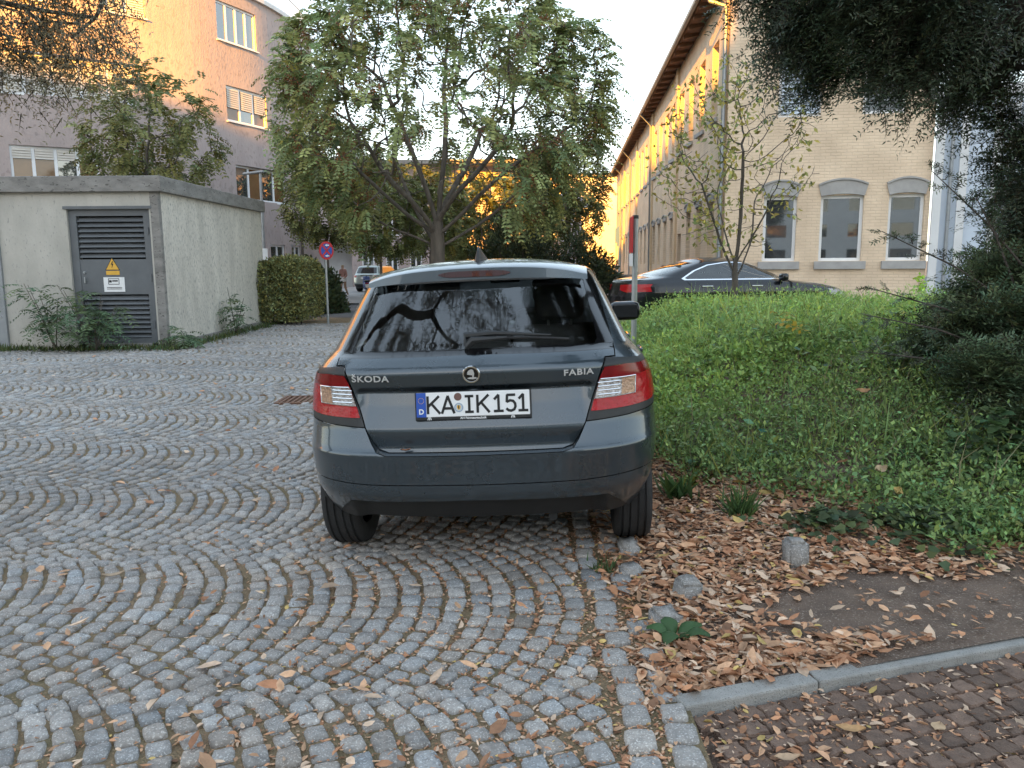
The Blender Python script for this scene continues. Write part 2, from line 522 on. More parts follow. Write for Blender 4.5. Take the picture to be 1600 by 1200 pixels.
PHM = R(43.5)
RAD = BAND / 2 / math.sin(PHM)
for k in range(-1, 13):
    yc = 3.22 + k * BAND
    x0 = -17.0 if yc > 6 else -8.5
    PX = 0.099
    n_arc = int((YARD_X1 + 1.3 - x0) / PX)
    off = random.uniform(0, 0.1)
    for i in range(n_arc):
        xi = x0 + off + i * PX - RAD + random.gauss(0, .004)
        # joint angles along this arc: bigger stones in the middle, smaller at the ends
        ph = [-PHM - random.uniform(0, .05)]
        while ph[-1] < PHM - .03:
            l = (0.105 - 0.024 * (abs(ph[-1]) / PHM) ** 1.5) * random.uniform(.86, 1.16)
            ph.append(min(ph[-1] + l / RAD, PHM + .035))
        prev = None
        for p in ph:
            w_ = PX * math.cos(p)
            cs, sn = math.cos(p + random.gauss(0, .012)), math.sin(p)
            wob = 0.025 * math.sin(xi * 1.3 + k) + 0.012 * math.sin(xi * 3.1 + 2 * k)
            A_ = (xi + RAD * math.cos(p) + random.gauss(0, .004), yc + RAD * sn + wob + random.gauss(0, .005))
            B_ = (A_[0] + w_ * cs, A_[1] + w_ * sn)
            if prev is not None:
                q = [prev[0], prev[1], B_, A_]
                cx = sum(a[0] for a in q) / 4; cy = sum(a[1] for a in q) / 4
                ok = cx < YARD_X1 - 0.205 and in_view(cx, cy) and not shed_foot(cx, cy) and cy < 19.6
                if ok and -2.62 < cx < -1.98 and 8.62 < cy < 9.12: ok = False      # drain
                if ok:
                    q = [(min(a[0], YARD_X1 - 0.19), a[1]) for a in q]
                    if max(a[0] for a in q) - min(a[0] for a in q) > .055: cells.append((q, 0))
            prev = (A_, B_)
# two straight rows along the edge
for r_ in range(2):
    y = 1.5
    while y < 9.0:
        l = random.uniform(0.10, 0.15)
        xa = YARD_X1 - 0.18 + r_ * 0.115; xb = xa + 0.108
        wob = 0.012 * math.sin(y * 3 + r_)
        if not (r_ == 1 and 2.72 < y < 3.62 and random.random() < 0.75):
            jit = 0.0 if not 2.6 < y < 3.8 else random.uniform(-0.02, 0.02)
            q = [(xa + wob + jit, y), (xb + wob + jit, y), (xb + wob + jit, y + l), (xa + wob + jit, y + l)]
            if in_view(xa, y, 0.4): cells.append((q, 1))
        y += l
print('cobbles', len(cells))


def stone_geo(q, rich, seed):
    """verts, faces, tint of one cobble filling the cell q"""
    rr = random.Random(seed)
    c = np.mean(q, axis=0)
    q = np.array(q)
    gap = rr.uniform(0.008, 0.013)
    pts = []
    for i in range(4):
        a = q[i] - c
        pts.append(c + a * (1 - gap * 1.35 / max(np.linalg.norm(a), 0.02)) + np.array([rr.gauss(0, 0.003), rr.gauss(0, 0.003)]))
    ch = rr.uniform(0.16, 0.26)
    out = []
    for i in range(4):
        p, n_, pv = pts[i], pts[(i + 1) % 4], pts[i - 1]
        out.append(p + (pv - p) * ch * rr.uniform(0.7, 1.2))
        if rich: out.append(p + (pv + n_ - 2 * p) * ch * 0.22)
        out.append(p + (n_ - p) * ch * rr.uniform(0.7, 1.2))
    out = np.array(out)
    n = len(out)
    z0 = float(gz(c[0], c[1]))
    hh = rr.uniform(-0.004, 0.005)
    tx, ty = rr.gauss(0, 0.035), rr.gauss(0, 0.035)
    rings = [(1.0, -0.03), (0.985, -0.005), (0.86, 0.0045)] if rich else [(1.0, -0.022), (0.93, 0.001), (0.72, 0.006)]
    if rich: rings.append((0.5, 0.0058))
    V = []
    for s, h in rings:
        for p in out:
            d = (p - c) * s
            V.append((c[0] + d[0], c[1] + d[1], z0 + h + hh + (0 if h < -0.01 else d[0] * tx + d[1] * ty + rr.gauss(0, 0.0016))))
    F = []
    for k in range(len(rings) - 1):
        for i in range(n):
            j = (i + 1) % n
            F.append((k * n + i, k * n + j, (k + 1) * n + j, (k + 1) * n + i))
    b = (len(rings) - 1) * n
    V.append((c[0], c[1], z0 + rings[-1][1] + hh + rr.gauss(0, 0.001)))
    for i in range(n):
        F.append((b + i, b + (i + 1) % n, len(V) - 1))
    t = rr.gauss(1.0, 0.12) + .10 * math.sin(c[0] * 1.1 + 1.3 * math.sin(c[1] * .8)) * math.sin(c[1] * .9 + .4)
    t = min(max(t, 0.66), 1.35)
    wm = rr.gauss(0, 0.03)
    return V, F, (t * (1 + wm), t, t * (1 - wm))


def px_size(q):
    c = np.mean(q, axis=0)
    d = math.hypot(c[0], c[1])
    inside = abs(c[0]) < 0.63 * c[1] + 0.1 and c[1] > 1.95
    return (1 / (d * d * d)) if inside else 0


order = sorted(range(len(cells)), key=lambda i: -px_size(cells[i][0]))
near = set(order[:300])
bv, bf, bc = [], [], []
for i, (q, kind) in enumerate(cells):
    cy = q[0][1]
    rich = cy < 7.5
    V, F, t = stone_geo(q, rich, i * 7 + 1)
    if i in near:
        me = bpy.data.meshes.new('cobble')
        me.from_pydata(V, [], F)
        me.polygons.foreach_set('use_smooth', np.ones(len(me.polygons), dtype=bool))
        a = me.color_attributes.new('tint', 'FLOAT_COLOR', 'POINT')
        a.data.foreach_set('color', np.tile(np.array([*t, 1], dtype=np.float32), len(V)))
        link_mesh('cobble', me, M['cobble'], yard)
    else:
        n = len(bv)
        bv += V
        bf += [tuple(k + n for k in f) for f in F]
        bc += [t] * len(V)
me = bpy.data.meshes.new('far_cobbles')
me.from_pydata(bv, [], bf)
me.polygons.foreach_set('use_smooth', np.ones(len(me.polygons), dtype=bool))
a = me.color_attributes.new('tint', 'FLOAT_COLOR', 'POINT')
cc = np.ones((len(bv), 4), dtype=np.float32); cc[:, :3] = bc
a.data.foreach_set('color', cc.ravel())
fc = link_mesh('far_cobbles', me, M['cobble'], yard)
fc['kind'] = 'stuff'

# drain grate in the yard -------------------------------------------
dg_ = empty('drain_grate', (-2.30, 8.87, float(gz(-2.3, 8.87))))
tag(dg_, 'rusty rectangular drain grate set in the cobbles beside the grey car', 'drain')
M['rust'] = pm('rusty_iron', (0.19, 0.10, 0.065), 0.8, var=0.4, scale=20)
MB().box(-.31, .31, -.24, -.205, -.03, .006).box(-.31, .31, .205, .24, -.03, .006).box(-.31, -.275, -.205, .205, -.03, .006).box(.275, .31, -.205, .205, -.03, .006).build('frame', M['rust'], dg_)
MB().box(-.275, .275, -.205, .205, -.06, -.05).build('pit', M['void'], dg_)
for i in range(9):
    x = -0.25 + i * 0.0625
    MB().box(x - .014, x + .014, -.204, .204, -.03, .003).build('bar', M['rust'], dg_)

# bed earth, litter ground, paved path, kerb -------------------------
K0 = np.array([0.50, 2.36]); KD = np.array([1.35, 0.40]); KD = KD / np.linalg.norm(KD)
xs = np.concatenate([np.linspace(0.45, 3, 40), np.linspace(3.1, 16, 50)])
tt = np.linspace(0, 1, 110) ** 1.4
X, T = np.meshgrid(xs, tt)
YK = K0[1] + (X - K0[0]) * KD[1] / KD[0]
Y = YK + (16.5 - YK) * T
nx, ny = len(xs), len(tt)
ii = (np.arange(ny - 1)[:, None] * nx + np.arange(nx - 1)[None, :]).ravel()
bed = np_mesh('planting_bed_ground', np.stack([X.ravel(), Y.ravel(), (gm(X, Y) - 0.012).ravel()], 1),
              np.stack([ii, ii + 1, ii + nx + 1, ii + nx], 1), M['soil'], smooth=True)
tag(bed, 'brown trodden soil and low planted bank beside the car', 'soil', kind='structure')
# kerb line from (0.53,2.37) towards (1.88,2.77)
K0 = np.array([0.50, 2.36]); KD = np.array([1.35, 0.40]); KD = KD / np.linalg.norm(KD)
KA = math.atan2(KD[1], KD[0])
path = empty('path', (0, 0, 0))
tag(path, 'dark brown interlocking pavers below the concrete kerb', 'path', kind='structure')
MB().add([(0.46, 0.5, -0.03), (6, 0.5, -0.03), (6, 4.0, -0.03), (0.46, 2.35, -0.03)], [(0, 1, 2, 3)]).build('joint_bed', M['soil'], path)
pav = []
PS = 0.74
for i in range(-2, 46):
    for j in range(0, 22):
        u = i * 0.108 * PS + (0.054 * PS if j % 2 else 0)
        v = -0.075 - j * 0.104 * PS
        p = K0 + KD * u + np.array([KD[1], -KD[0]]) * (-v)
        if p[0] < 0.585 or p[1] < 1.7 or abs(p[0]) > 0.66 * p[1] + 0.25: continue
        pav.append(p)
pav.sort(key=lambda p: -p[1])
print('pavers', len(pav))
zig = [(-.050, -.046), (-.018, -.050), (.012, -.041), (.050, -.046), (.056, -.010), (.047, .020), (.051, .046), (.018, .050), (-.012, .041), (-.051, .047), (-.045, .012), (-.054, -.016)]
pgeo = []
for pi, p in enumerate(pav):
    rr = random.Random(int(p[0] * 9999 + p[1] * 77777))
    V, F = [], []
    n = len(zig)
    zz = 0.035 + float(gz(p[0], p[1])) * 0.3 + rr.gauss(0, 0.0025) - 0.05
    tx, ty = rr.gauss(0, .02), rr.gauss(0, .02)
    for s, h in ((1, -0.03), (0.985, -0.002), (0.90, 0.006)):
        for a_, b_ in zig:
            a2, b2 = a_ * s * PS, b_ * s * PS
            V.append((p[0] + a2 * math.cos(KA) - b2 * math.sin(KA), p[1] + a2 * math.sin(KA) + b2 * math.cos(KA), zz + h + a2 * tx + b2 * ty))
    for k in range(2):
        for i in range(n):
            F.append((k * n + i, k * n + (i + 1) % n, (k + 1) * n + (i + 1) % n, (k + 1) * n + i))
    F.append(tuple(range(2 * n, 3 * n)))
    t = rr.uniform(0.75, 1.35)
    if pi >= 300:
        pgeo.append((V, F, t)); continue
    me = bpy.data.meshes.new('paver'); me.from_pydata(V, [], F)
    a = me.color_attributes.new('tint', 'FLOAT_COLOR', 'POINT')
    a.data.foreach_set('color', np.tile(np.array([t * 1.03, t, t * .98, 1], dtype=np.float32), len(V)))
    link_mesh('paver', me, M['paver'], path)
if pgeo:
    gv, gf, gcol = [], [], []
    for V, F, t in pgeo:
        k = len(gv); gv += V; gf += [tuple(i + k for i in f) for f in F]; gcol += [(t * 1.03, t, t * .98, 1)] * len(V)
    me = bpy.data.meshes.new('more_pavers'); me.from_pydata(gv, [], gf)
    a = me.color_attributes.new('tint', 'FLOAT_COLOR', 'POINT'); a.data.foreach_set('color', np.array(gcol, dtype=np.float32).ravel())
    link_mesh('more_pavers', me, M['paver'], path)['kind'] = 'stuff'

kerb = empty('kerb', (0, 0, 0))
tag(kerb, 'low grey concrete edging kerb between leaf litter and dark pavers', 'kerb', kind='structure')
s = 0.03
for i, l in enumerate((0.50, 0.92, 1.0, 1.0)):
    Mx = Matrix.Translation((K0[0] + KD[0] * s, K0[1] + KD[1] * s, 0)) @ Matrix.Rotation(KA, 4, 'Z') @ Matrix.Rotation(R(-0.35 + 0.3 * i), 4, 'Y')
    MB().bbox(0, l - .006, -.035, .04, -.2, 0.036 + 0.003 * (i % 2), 0.008, Mx).build('kerbstone', M['kerb'], kerb)
    s += l

# street beyond the yard ---------------------------------------------
xs = np.linspace(-30, 40, 60); ys = np.linspace(22.2, 34, 20)
st = grid_sheet('street', xs, ys, gz, M['asphalt'], -0.010)
tag(st, 'grey asphalt street crossing behind the yard', 'street', kind='structure')
xs = np.linspace(-12, 12, 40); ys = np.linspace(34.1, 90, 40)
st2 = grid_sheet('footway', xs, ys, gz, M['walk'], 0.05)
tag(st2, 'pale paved forecourt beyond the street', 'footway', kind='structure')
xs = np.linspace(3.5, 22, 30); ys = np.linspace(15.3, 22.1, 16)
lot = grid_sheet('parking_strip', xs, ys, gz, M['walk'], -0.014)
tag(lot, 'paved strip in front of the cream brick building', 'pavement', kind='structure')
# ================================================================== buildings
class Wall:
    """vertical wall along a plan path (left to right seen from outside) with rectangular openings"""

    def __init__(self, pts, z0, z1):
        self.p = np.array(pts, dtype=float)
        d = np.linalg.norm(np.diff(self.p, axis=0), axis=1)
        self.s = np.concatenate([[0], np.cumsum(d)])
        self.z0, self.z1 = z0, z1
        self.op = []

    def pos(self, a, z, depth=0.0):
        a = min(max(a, 0), self.s[-1])
        x = np.interp(a, self.s, self.p[:, 0]); y = np.interp(a, self.s, self.p[:, 1])
        e = 0.05
        a0, a1 = max(a - e, 0), min(a + e, self.s[-1])
        dx = np.interp(a1, self.s, self.p[:, 0]) - np.interp(a0, self.s, self.p[:, 0])
        dy = np.interp(a1, self.s, self.p[:, 1]) - np.interp(a0, self.s, self.p[:, 1])
        l = math.hypot(dx, dy)
        return Vector((x - dy / l * depth, y + dx / l * depth, z))

    def a_of_u(self, u):
        k = (u - 800) / 1250 / 1.0
        for i in range(len(self.p) - 1):
            (x0, y0), (x1, y1) = self.p[i], self.p[i + 1]
            f0, f1 = x0 - k * y0, x1 - k * y1
            if f0 * f1 <= 0 and f0 != f1:
                t = f0 / (f0 - f1)
                return self.s[i] + t * (self.s[i + 1] - self.s[i])
        return None

    def build(self, name, mat, parent, reveal=0.14):
        ab = sorted(set([round(v, 4) for v in self.s] + [round(o[k], 4) for o in self.op for k in (0, 1)]))
        zb = sorted(set([self.z0, self.z1] + [o[k] for o in self.op for k in (2, 3)]))
        V, F, UV = [], [], []

        def quad(ps, uvs):
            n = len(V)
            V.extend(ps); F.append((n, n + 1, n + 2, n + 3)); UV.extend(uvs)

        for i in range(len(ab) - 1):
            for j in range(len(zb) - 1):
                a0, a1, z0, z1 = ab[i], ab[i + 1], zb[j], zb[j + 1]
                am, zm = (a0 + a1) / 2, (z0 + z1) / 2
                if any(o[0] < am < o[1] and o[2] < zm < o[3] for o in self.op): continue
                quad([self.pos(a0, z0), self.pos(a1, z0), self.pos(a1, z1), self.pos(a0, z1)], [(a0, z0), (a1, z0), (a1, z1), (a0, z1)])
        for (a0, a1, z0, z1) in self.op:
            c = [(a0, z0), (a1, z0), (a1, z1), (a0, z1)]
            for k in range(4):
                p, q = c[k], c[(k + 1) % 4]
                quad([self.pos(*p), self.pos(*p, reveal), self.pos(*q, reveal), self.pos(*q)], [p, p, q, q])
        me = bpy.data.meshes.new(name)
        me.from_pydata(V, [], F)
        ul = me.uv_layers.new(name='wall')
        ul.data.foreach_set('uv', np.array(UV, dtype=np.float32).ravel())
        return link_mesh(name, me, mat, parent)

    def window(self, parent, a0, a1, z0, z1, n=2, depth=0.12, fw=0.07, pane='pane', blind=0.0, sill=0.0, frame='white_frame', sillmat='white_frame', transom=None, blind_mat='blind'):
        """adds an opening and a framed window in it"""
        self.op.append((a0, a1, z0, z1))
        P0, P1 = self.pos(a0, 0), self.pos(a1, 0)
        d = (P1 - P0); L = d.length; d.normalize()
        nrm = Vector((-d.y, d.x, 0))      # inwards
        o = P0 + nrm * depth
        Mx = Matrix(((d.x, nrm.x, 0, o.x), (d.y, nrm.y, 0, o.y), (0, 0, 1, 0), (0, 0, 0, 1)))
        b = MB()
        b.box(0, L, -.03, .04, z0, z0 + fw, Mx).box(0, L, -.03, .04, z1 - fw, z1, Mx)
        for i in range(n + 1):
            x = min(max(i * L / n - fw / 2, 0), L - fw)
            wd = fw if i in (0, n) else fw * 1.25
            b.box(x, x + wd, -.027, .037, z0 + fw, z1 - fw, Mx)
        if transom: b.box(fw, L - fw, -.024, .034, transom, transom + fw * .7, Mx)
        if sill > 0:
            b.box(-.06, L + .06, -depth - sill, 0.0, z0 - .05, z0 - .002, Mx)
        w = b.build('window', M[frame], parent)
        for i in range(n):
            x0 = i * L / n + fw * .4; x1 = (i + 1) * L / n - fw * .4
            MB().box(x0, x1, .005, .02, z0 + fw * .8, z1 - fw * .8, Mx).build('pane', M[pane if not isinstance(pane, (list, tuple)) else pane[i % len(pane)]], w)
        if blind > 0:
            bb = MB()
            h = (z1 - z0 - 2 * fw) * blind
            k = max(3, int(h / 0.085))
            for i in range(n):
                x0 = i * L / n + fw * .9; x1 = (i + 1) * L / n - fw * .5
                for j in range(k):
                    zz = z1 - fw - (j + .5) * h / k
                    bb.add([Mx @ Vector(p) for p in ((x0, -.075, zz - .046), (x1, -.075, zz - .046), (x1, -.035, zz + .046), (x0, -.035, zz + .046))], [(0, 1, 2, 3)])
            bl = bb.build('blind', M[blind_mat], w)
        return w


# ---- apartment block with the curved front ---------------------------
ab_ = empty('apartment_building', (-14, 31, -0.3))
ab_.matrix_world = Matrix.Identity(4); ab_.location = (0, 0, 0)
tag(ab_, 'mauve rendered apartment block with curved corner and sunlit orange upper storeys', 'building')
ctrl = [(-44, 20.6), (-30, 24.4), (-24, 26.2), (-17.9, 29), (-14.8, 31.0), (-12.9, 33.2), (-11.75, 35.4), (-10.95, 37.4), (-10.45, 39.8), (-10.25, 42.2), (-10.5, 44.4), (-12.0, 45.6)]
cp = np.array(ctrl); t_ = np.arange(len(ctrl)); tf = np.linspace(0, len(ctrl) - 1, 67)


def catmull(P, t):
    i = int(min(max(math.floor(t), 0), len(P) - 2)); u = t - i
    p0, p1, p2, p3 = P[max(i - 1, 0)], P[i], P[i + 1], P[min(i + 2, len(P) - 1)]
    return 0.5 * ((2 * p1) + (-p0 + p2) * u + (2 * p0 - 5 * p1 + 4 * p2 - p3) * u * u + (-p0 + 3 * p1 - 3 * p2 + p3) * u ** 3)


W = Wall([catmull(cp, t) for t in tf], -0.6, 12.75)
for (u0, u1, n, row, pn, bl) in [(28, 238, 5, 1, 'pane', 1.0), (42, 176, 4, 0, ['pane_warm', 'pane_warm', 'pane'], 0.28), (205, 262, 2, 2, 'pane', 1.0), (-50, 112, 4, 2, 'pane_warm', 0.5),
                            (367, 424, 4, 2, 'pane', 0.0), (375, 434, 3, 1, ['pane_warm', 'pane'], 0.62), (383, 458, 4, 0, ['pane', 'pane_warm'], 0.0), (486, 502, 2, 0, 'pane', 0.0),
                            (486, 502, 2, 1, 'pane', 0.5), (486, 502, 2, 2, 'pane', 0.0), (-160, -30, 4, 0, 'pane', 0.5), (-150, -40, 4, 1, 'pane', 1.0)]:
    zs = (4.20, 7.42, 10.62)[row]
    a0, a1 = W.a_of_u(u0), W.a_of_u(u1)
    W.window(ab_, a0, a1, zs, zs + (1.45, 1.45, 1.55)[row], n, depth=0.10, fw=0.085, pane=pn, blind=bl, sill=0.10)
for u0, u1 in ((430, 452), (462, 476)):
    W.window(ab_, W.a_of_u(u0), W.a_of_u(u1), 0.9, 2.3, 2, depth=0.10, fw=0.085, sill=0.08)
W.build('wall', M['render_mauve'], ab_, reveal=0.16)
# roof slab following the wall
rv = []
n = len(W.p)
b = MB()
for (dep, z) in ((-0.14, 12.75), (-0.14, 12.93), (1.2, 12.93)):
    rv.append([W.pos(a, z, dep) for a in np.linspace(0, W.s[-1], 70)])
vs_, fs_ = [], []
for r_ in rv: vs_ += r_
for k in range(2):
    for i in range(69):
        fs_.append((k * 70 + i, k * 70 + i + 1, (k + 1) * 70 + i + 1, (k + 1) * 70 + i))
b.add(vs_, fs_)
b.add([W.pos(a, 12.75, -0.14) for a in np.linspace(0, W.s[-1], 70)] + [W.pos(a, 12.75, 0.02) for a in np.linspace(0, W.s[-1], 70)], [(i, i + 1, 71 + i, 70 + i) for i in range(69)])
b.build('roof_edge', M['render_white'], ab_)
b = MB()
b.add([W.pos(a, 12.9, 1.0) for a in np.linspace(0, W.s[-1], 40)] + [(-44, 45.6, 12.9)], [(i, i + 1, 40) for i in range(39)])
b.build('roof', M['concrete'], ab_)
ra, rb = W.a_of_u(385), W.s[-1] - 1.5
rail = MB()
for z in (13.1, 13.95):
    rail.tube([W.pos(a, z, 0.25) for a in np.linspace(ra, rb, 24)], 0.025, 6)
rail = rail.build('railing', M['galv'], ab_)
for a in np.linspace(ra, rb, 60):
    p = W.pos(a, 13.1, 0.25)
    MB().tube([p + Vector((0, 0, -.2)), p + Vector((0, 0, .85))], 0.014, 4).build('bar', M['galv'], rail)
# rain pipe
a = W.a_of_u(476)
MB().tube([W.pos(a, 12.6, -0.1), W.pos(a, 4.0, -0.1), W.pos(a, 3.8, -0.1), W.pos(a, 3.4, -0.1), W.pos(a, -0.5, -0.1)], 0.06, 8).build('rain_pipe', M['bark_dark'], ab_, smooth=True)
# side and back
MB().add([(-44, 20.6, -.6), (-44, 45.6, -.6), (-44, 45.6, 12.75), (-44, 20.6, 12.75), (-12, 45.6, -.6), (-12, 45.6, 12.75)], [(0, 1, 2, 3), (1, 4, 5, 2)]).build('back_wall', M['render_mauve'], ab_)

# ---- far block closing the street ------------------------------------
fb = empty('apartment_building', (0, 0, 0))
tag(fb, 'far pinkish apartment block behind the big tree with white ground-floor windows', 'building')
FW = Wall([(-19, 63), (-12.2, 63), (4.0, 66)], -0.8, 8.9)
for i in range(9):
    a = 7.4 + i * 1.85
    FW.window(fb, a, a + 0.95, 0.1, 2.25, 2, fw=0.10, depth=.12)
    for z in (3.6, 6.4):
        FW.window(fb, a, a + 1.1, z, z + 1.5, 2, fw=0.09, depth=.12, pane=['pane', 'pane_warm'] if i % 3 else 'pane', sill=.08)
FW.op.append((3.2, 6.6, -0.4, 2.9))
FW.build('wall', M['render_mauve'], fb, reveal=0.2)
MB().box(-16.2, -12.2, 65.0, 65.2, -0.7, 2.9).build('entrance_wall', M['render_white'], fb)
MB().box(-19.2, 4.2, 62.7, 72, 8.9, 9.2).build('roof', M['concrete'], fb)
MB().box(-19, 4.0, 66.6, 72, -.8, 8.9).build('rear_volume', M['render_mauve'], fb)

# ---- cream brick building --------------------------------------------
bb_ = empty('brick_building', (0, 0, 0))
tag(bb_, 'long cream painted brick building with arched grey lintels and deep brown eaves', 'building')
C0 = np.array([5.5, 21.0]); GD = np.array([math.cos(R(12)), -math.sin(R(12))]); FD = np.array([0.069, 1.0]) / math.hypot(0.069, 1)
C1 = C0 + GD * 4.85; C2 = C0 + FD * 46
EAVE = 8.55
GA = Wall([C0, C1], -0.5, 10.4)


def lintel(wall, parent, a0, a1, z, h=0.30, rise=0.13, proud=0.06, over=0.16, mat='stone_grey'):
    P0, P1 = wall.pos(a0, 0), wall.pos(a1, 0)
    d = (P1 - P0); L = d.length; d.normalize(); nr = Vector((-d.y, d.x, 0))
    Mx = Matrix(((d.x, nr.x, 0, P0.x), (d.y, nr.y, 0, P0.y), (0, 0, 1, 0), (0, 0, 0, 1)))
    lo, hi = [], []
    for i in range(9):
        t = i / 8; c = 1 - (2 * t - 1) ** 2
        lo.append((-0.0 + t * L, z - .02 + 0.4 * rise * c)); hi.append((-over + t * (L + 2 * over), z + h - .06 + rise * c))
    ln = MB().prism(lo + hi[::-1], -proud, 0.05, 'y', Mx).build('lintel', M[mat], parent)
    cap = [(p[0], p[1] + .045) for p in hi]
    MB().prism([(p[0], p[1] + .001) for p in hi] + cap[::-1], -proud - .035, 0.05, 'y', Mx).build('drip_mould', M[mat], ln)


for u0, u1 in ((1187, 1238), (1274, 1340), (1378, 1433)):
    a0, a1 = GA.a_of_u(u0), GA.a_of_u(u1)
    GA.window(bb_, a0, a1, 1.40, 3.02, 1, depth=0.13, fw=0.075, pane='pane')
    lintel(GA, bb_, a0, a1, 3.02, proud=.05, over=.07)
    P = GA.pos((a0 + a1) / 2, 0); hw = (a1 - a0) / 2 + .1
    Mx = Matrix.Translation(P) @ Matrix.Rotation(R(-12), 4, 'Z')
    MB().box(-hw, hw, -.10, .02, 1.20, 1.392, Mx).build('window_sill', M['stone_grey'], bb_)
a0 = GA.a_of_u(1203); a1 = GA.a_of_u(1268)
GA.window(bb_, a0, a1, 4.95, 6.55, 1, depth=0.13, fw=0.08, pane='pane', blind=1.0, blind_mat='pale_blue')
GA.window(bb_, GA.a_of_u(1330), GA.a_of_u(1395), 4.95, 6.55, 1, depth=0.13, fw=0.08, pane='pane')
MB().lathe([(0.0, -0.05), (0.10, -0.05), (0.13, -.02), (0.13, .02)], 16, 'y', tuple(GA.pos(0.55, 7.35, -0.01))).build('anchor_plate', M['brick'], bb_)
MB().lathe([(0.0, -0.05), (0.10, -0.05), (0.13, -.02), (0.13, .02)], 16, 'y', tuple(GA.pos(2.6, 7.35, -0.01))).build('anchor_plate', M['brick'], bb_)
GA.build('gable_wall', M['brick'], bb_, reveal=0.2)
# pilaster strip at the corner and top panel frame
Mg = Matrix.Translation((C0[0], C0[1], 0)) @ Matrix.Rotation(R(-12), 4, 'Z')
FA = Wall([C2, C0], -0.5, EAVE)
L = FA.s[-1]
k = 0
while 1.5 + k * 2.15 < 44.5:
    d = 1.5 + k * 2.15
    a0, a1 = L - d - 0.95, L - d
    if d < 39 and k != 3:
        FA.window(bb_, a0, a1, 1.30, 3.05, 1, depth=0.22, fw=0.08, pane='pane')
        lintel(FA, bb_, a0, a1, 3.05, h=.18, proud=.05, over=.10, rise=.10)
    elif k == 3:
        FA.window(bb_, a0, a1, -0.2, 2.4, 1, depth=0.25, fw=0.09, pane='pane_warm', frame='wood_brown')
    FA.window(bb_, a0, a1, 5.30, 7.30, 1, depth=0.22, fw=0.08, pane='pane')
    Pm = FA.pos((a0 + a1) / 2, 5.22, -0.03)
    MB().box(-.06, .10, -.55, .55, 5.16, 5.27, Matrix.Translation((Pm.x, Pm.y, 0))).build('window_sill', M['stone_grey'], bb_)
    k += 1
FA.build('long_wall', M['brick'], bb_, reveal=0.26)
# pilasters on the long wall
for d in (0.0, 8.95, 17.6, 26.2, 36.4):
    p = FA.pos(L - d - 0.45, 0, -0.05)
    MB().box(-.03, .08, -.28, .28, -.4, EAVE - .25, Matrix.Translation((p.x, p.y, 0)) @ Matrix.Rotation(R(-3.9), 4, 'Z')).build('pilaster', pm('cream_pilaster', (0.68, 0.51, 0.33), .8, var=.15, scale=3, coords='World') if 'cp' not in M else M['cp'], bb_)
    M['cp'] = bpy.data.materials['cream_pilaster']
# roof with overhanging eaves
nl = Vector((-FD[1], FD[0], 0))


def RP(off, along, z):
    return Vector((C0[0] + nl.x * off + FD[0] * along, C0[1] + nl.y * off + FD[1] * along, z))


MB().add([RP(.55, -.35, EAVE - .25), RP(.55, 46.4, EAVE - .25), RP(-5, 46.4, EAVE + .02), RP(-5, -.35, EAVE + .02),
          RP(.55, -.35, EAVE - .13), RP(.55, 46.4, EAVE - .13), RP(-5, 46.4, EAVE + .14), RP(-5, -.35, EAVE + .14)],
         [(0, 1, 2, 3), (4, 5, 6, 7), (0, 1, 5, 4), (0, 3, 7, 4), (2, 3, 7, 6), (1, 2, 6, 5)]).build('roof', M['roof_tile'], bb_)
rf = MB().add([RP(.52, -.30, EAVE - .30), RP(.52, 46.3, EAVE - .30), RP(0.02, 46.3, EAVE + .02), RP(0.02, -.30, EAVE + .02)], [(0, 1, 2, 3)]).build('eaves_soffit', M['wood_brown'], bb_)
for i in range(46):
    al = -.2 + i * 1.0
    Mx = Matrix(((nl.x, FD[0], 0, RP(0, al, 0).x), (nl.y, FD[1], 0, RP(0, al, 0).y), (0, 0, 1, 0), (0, 0, 0, 1)))
    MB().add([Mx @ Vector(p) for p in ((0.03, 0, EAVE - .30), (.50, 0, EAVE - .40), (.50, 0, EAVE - .30), (.03, 0, EAVE), (0.03, .09, EAVE - .30), (.50, .09, EAVE - .40), (.50, .09, EAVE - .30), (.03, .09, EAVE))],
             [(0, 1, 2, 3), (4, 5, 6, 7), (0, 1, 5, 4), (1, 2, 6, 5), (0, 3, 7, 4)]).build('rafter', M['wood_brown'], rf)
MB().tube([RP(.60, -.35, EAVE - .22), RP(.60, 46.4, EAVE - .22)], 0.075, 8).build('gutter', M['zinc'], bb_, smooth=True)
q0 = RP(.60, 0.15, EAVE - .28)
MB().tube([q0, q0 + Vector((0, 0, -.22)), RP(.5, 0.12, EAVE - .72), RP(.12, 0.10, EAVE - .85), RP(.10, .10, EAVE - 1.15), RP(.10, .10, 2.2), RP(.10, .10, -.3)], 0.055, 8).build('downpipe', M['zinc'], bb_, smooth=True)
for d in (18.2, 30.6, 39.4):
    MB().tube([RP(.60, d, EAVE - .28), RP(.12, d, EAVE - .8), RP(.10, d, -.3)], 0.05, 6).build('downpipe', M['zinc'], bb_, smooth=True)
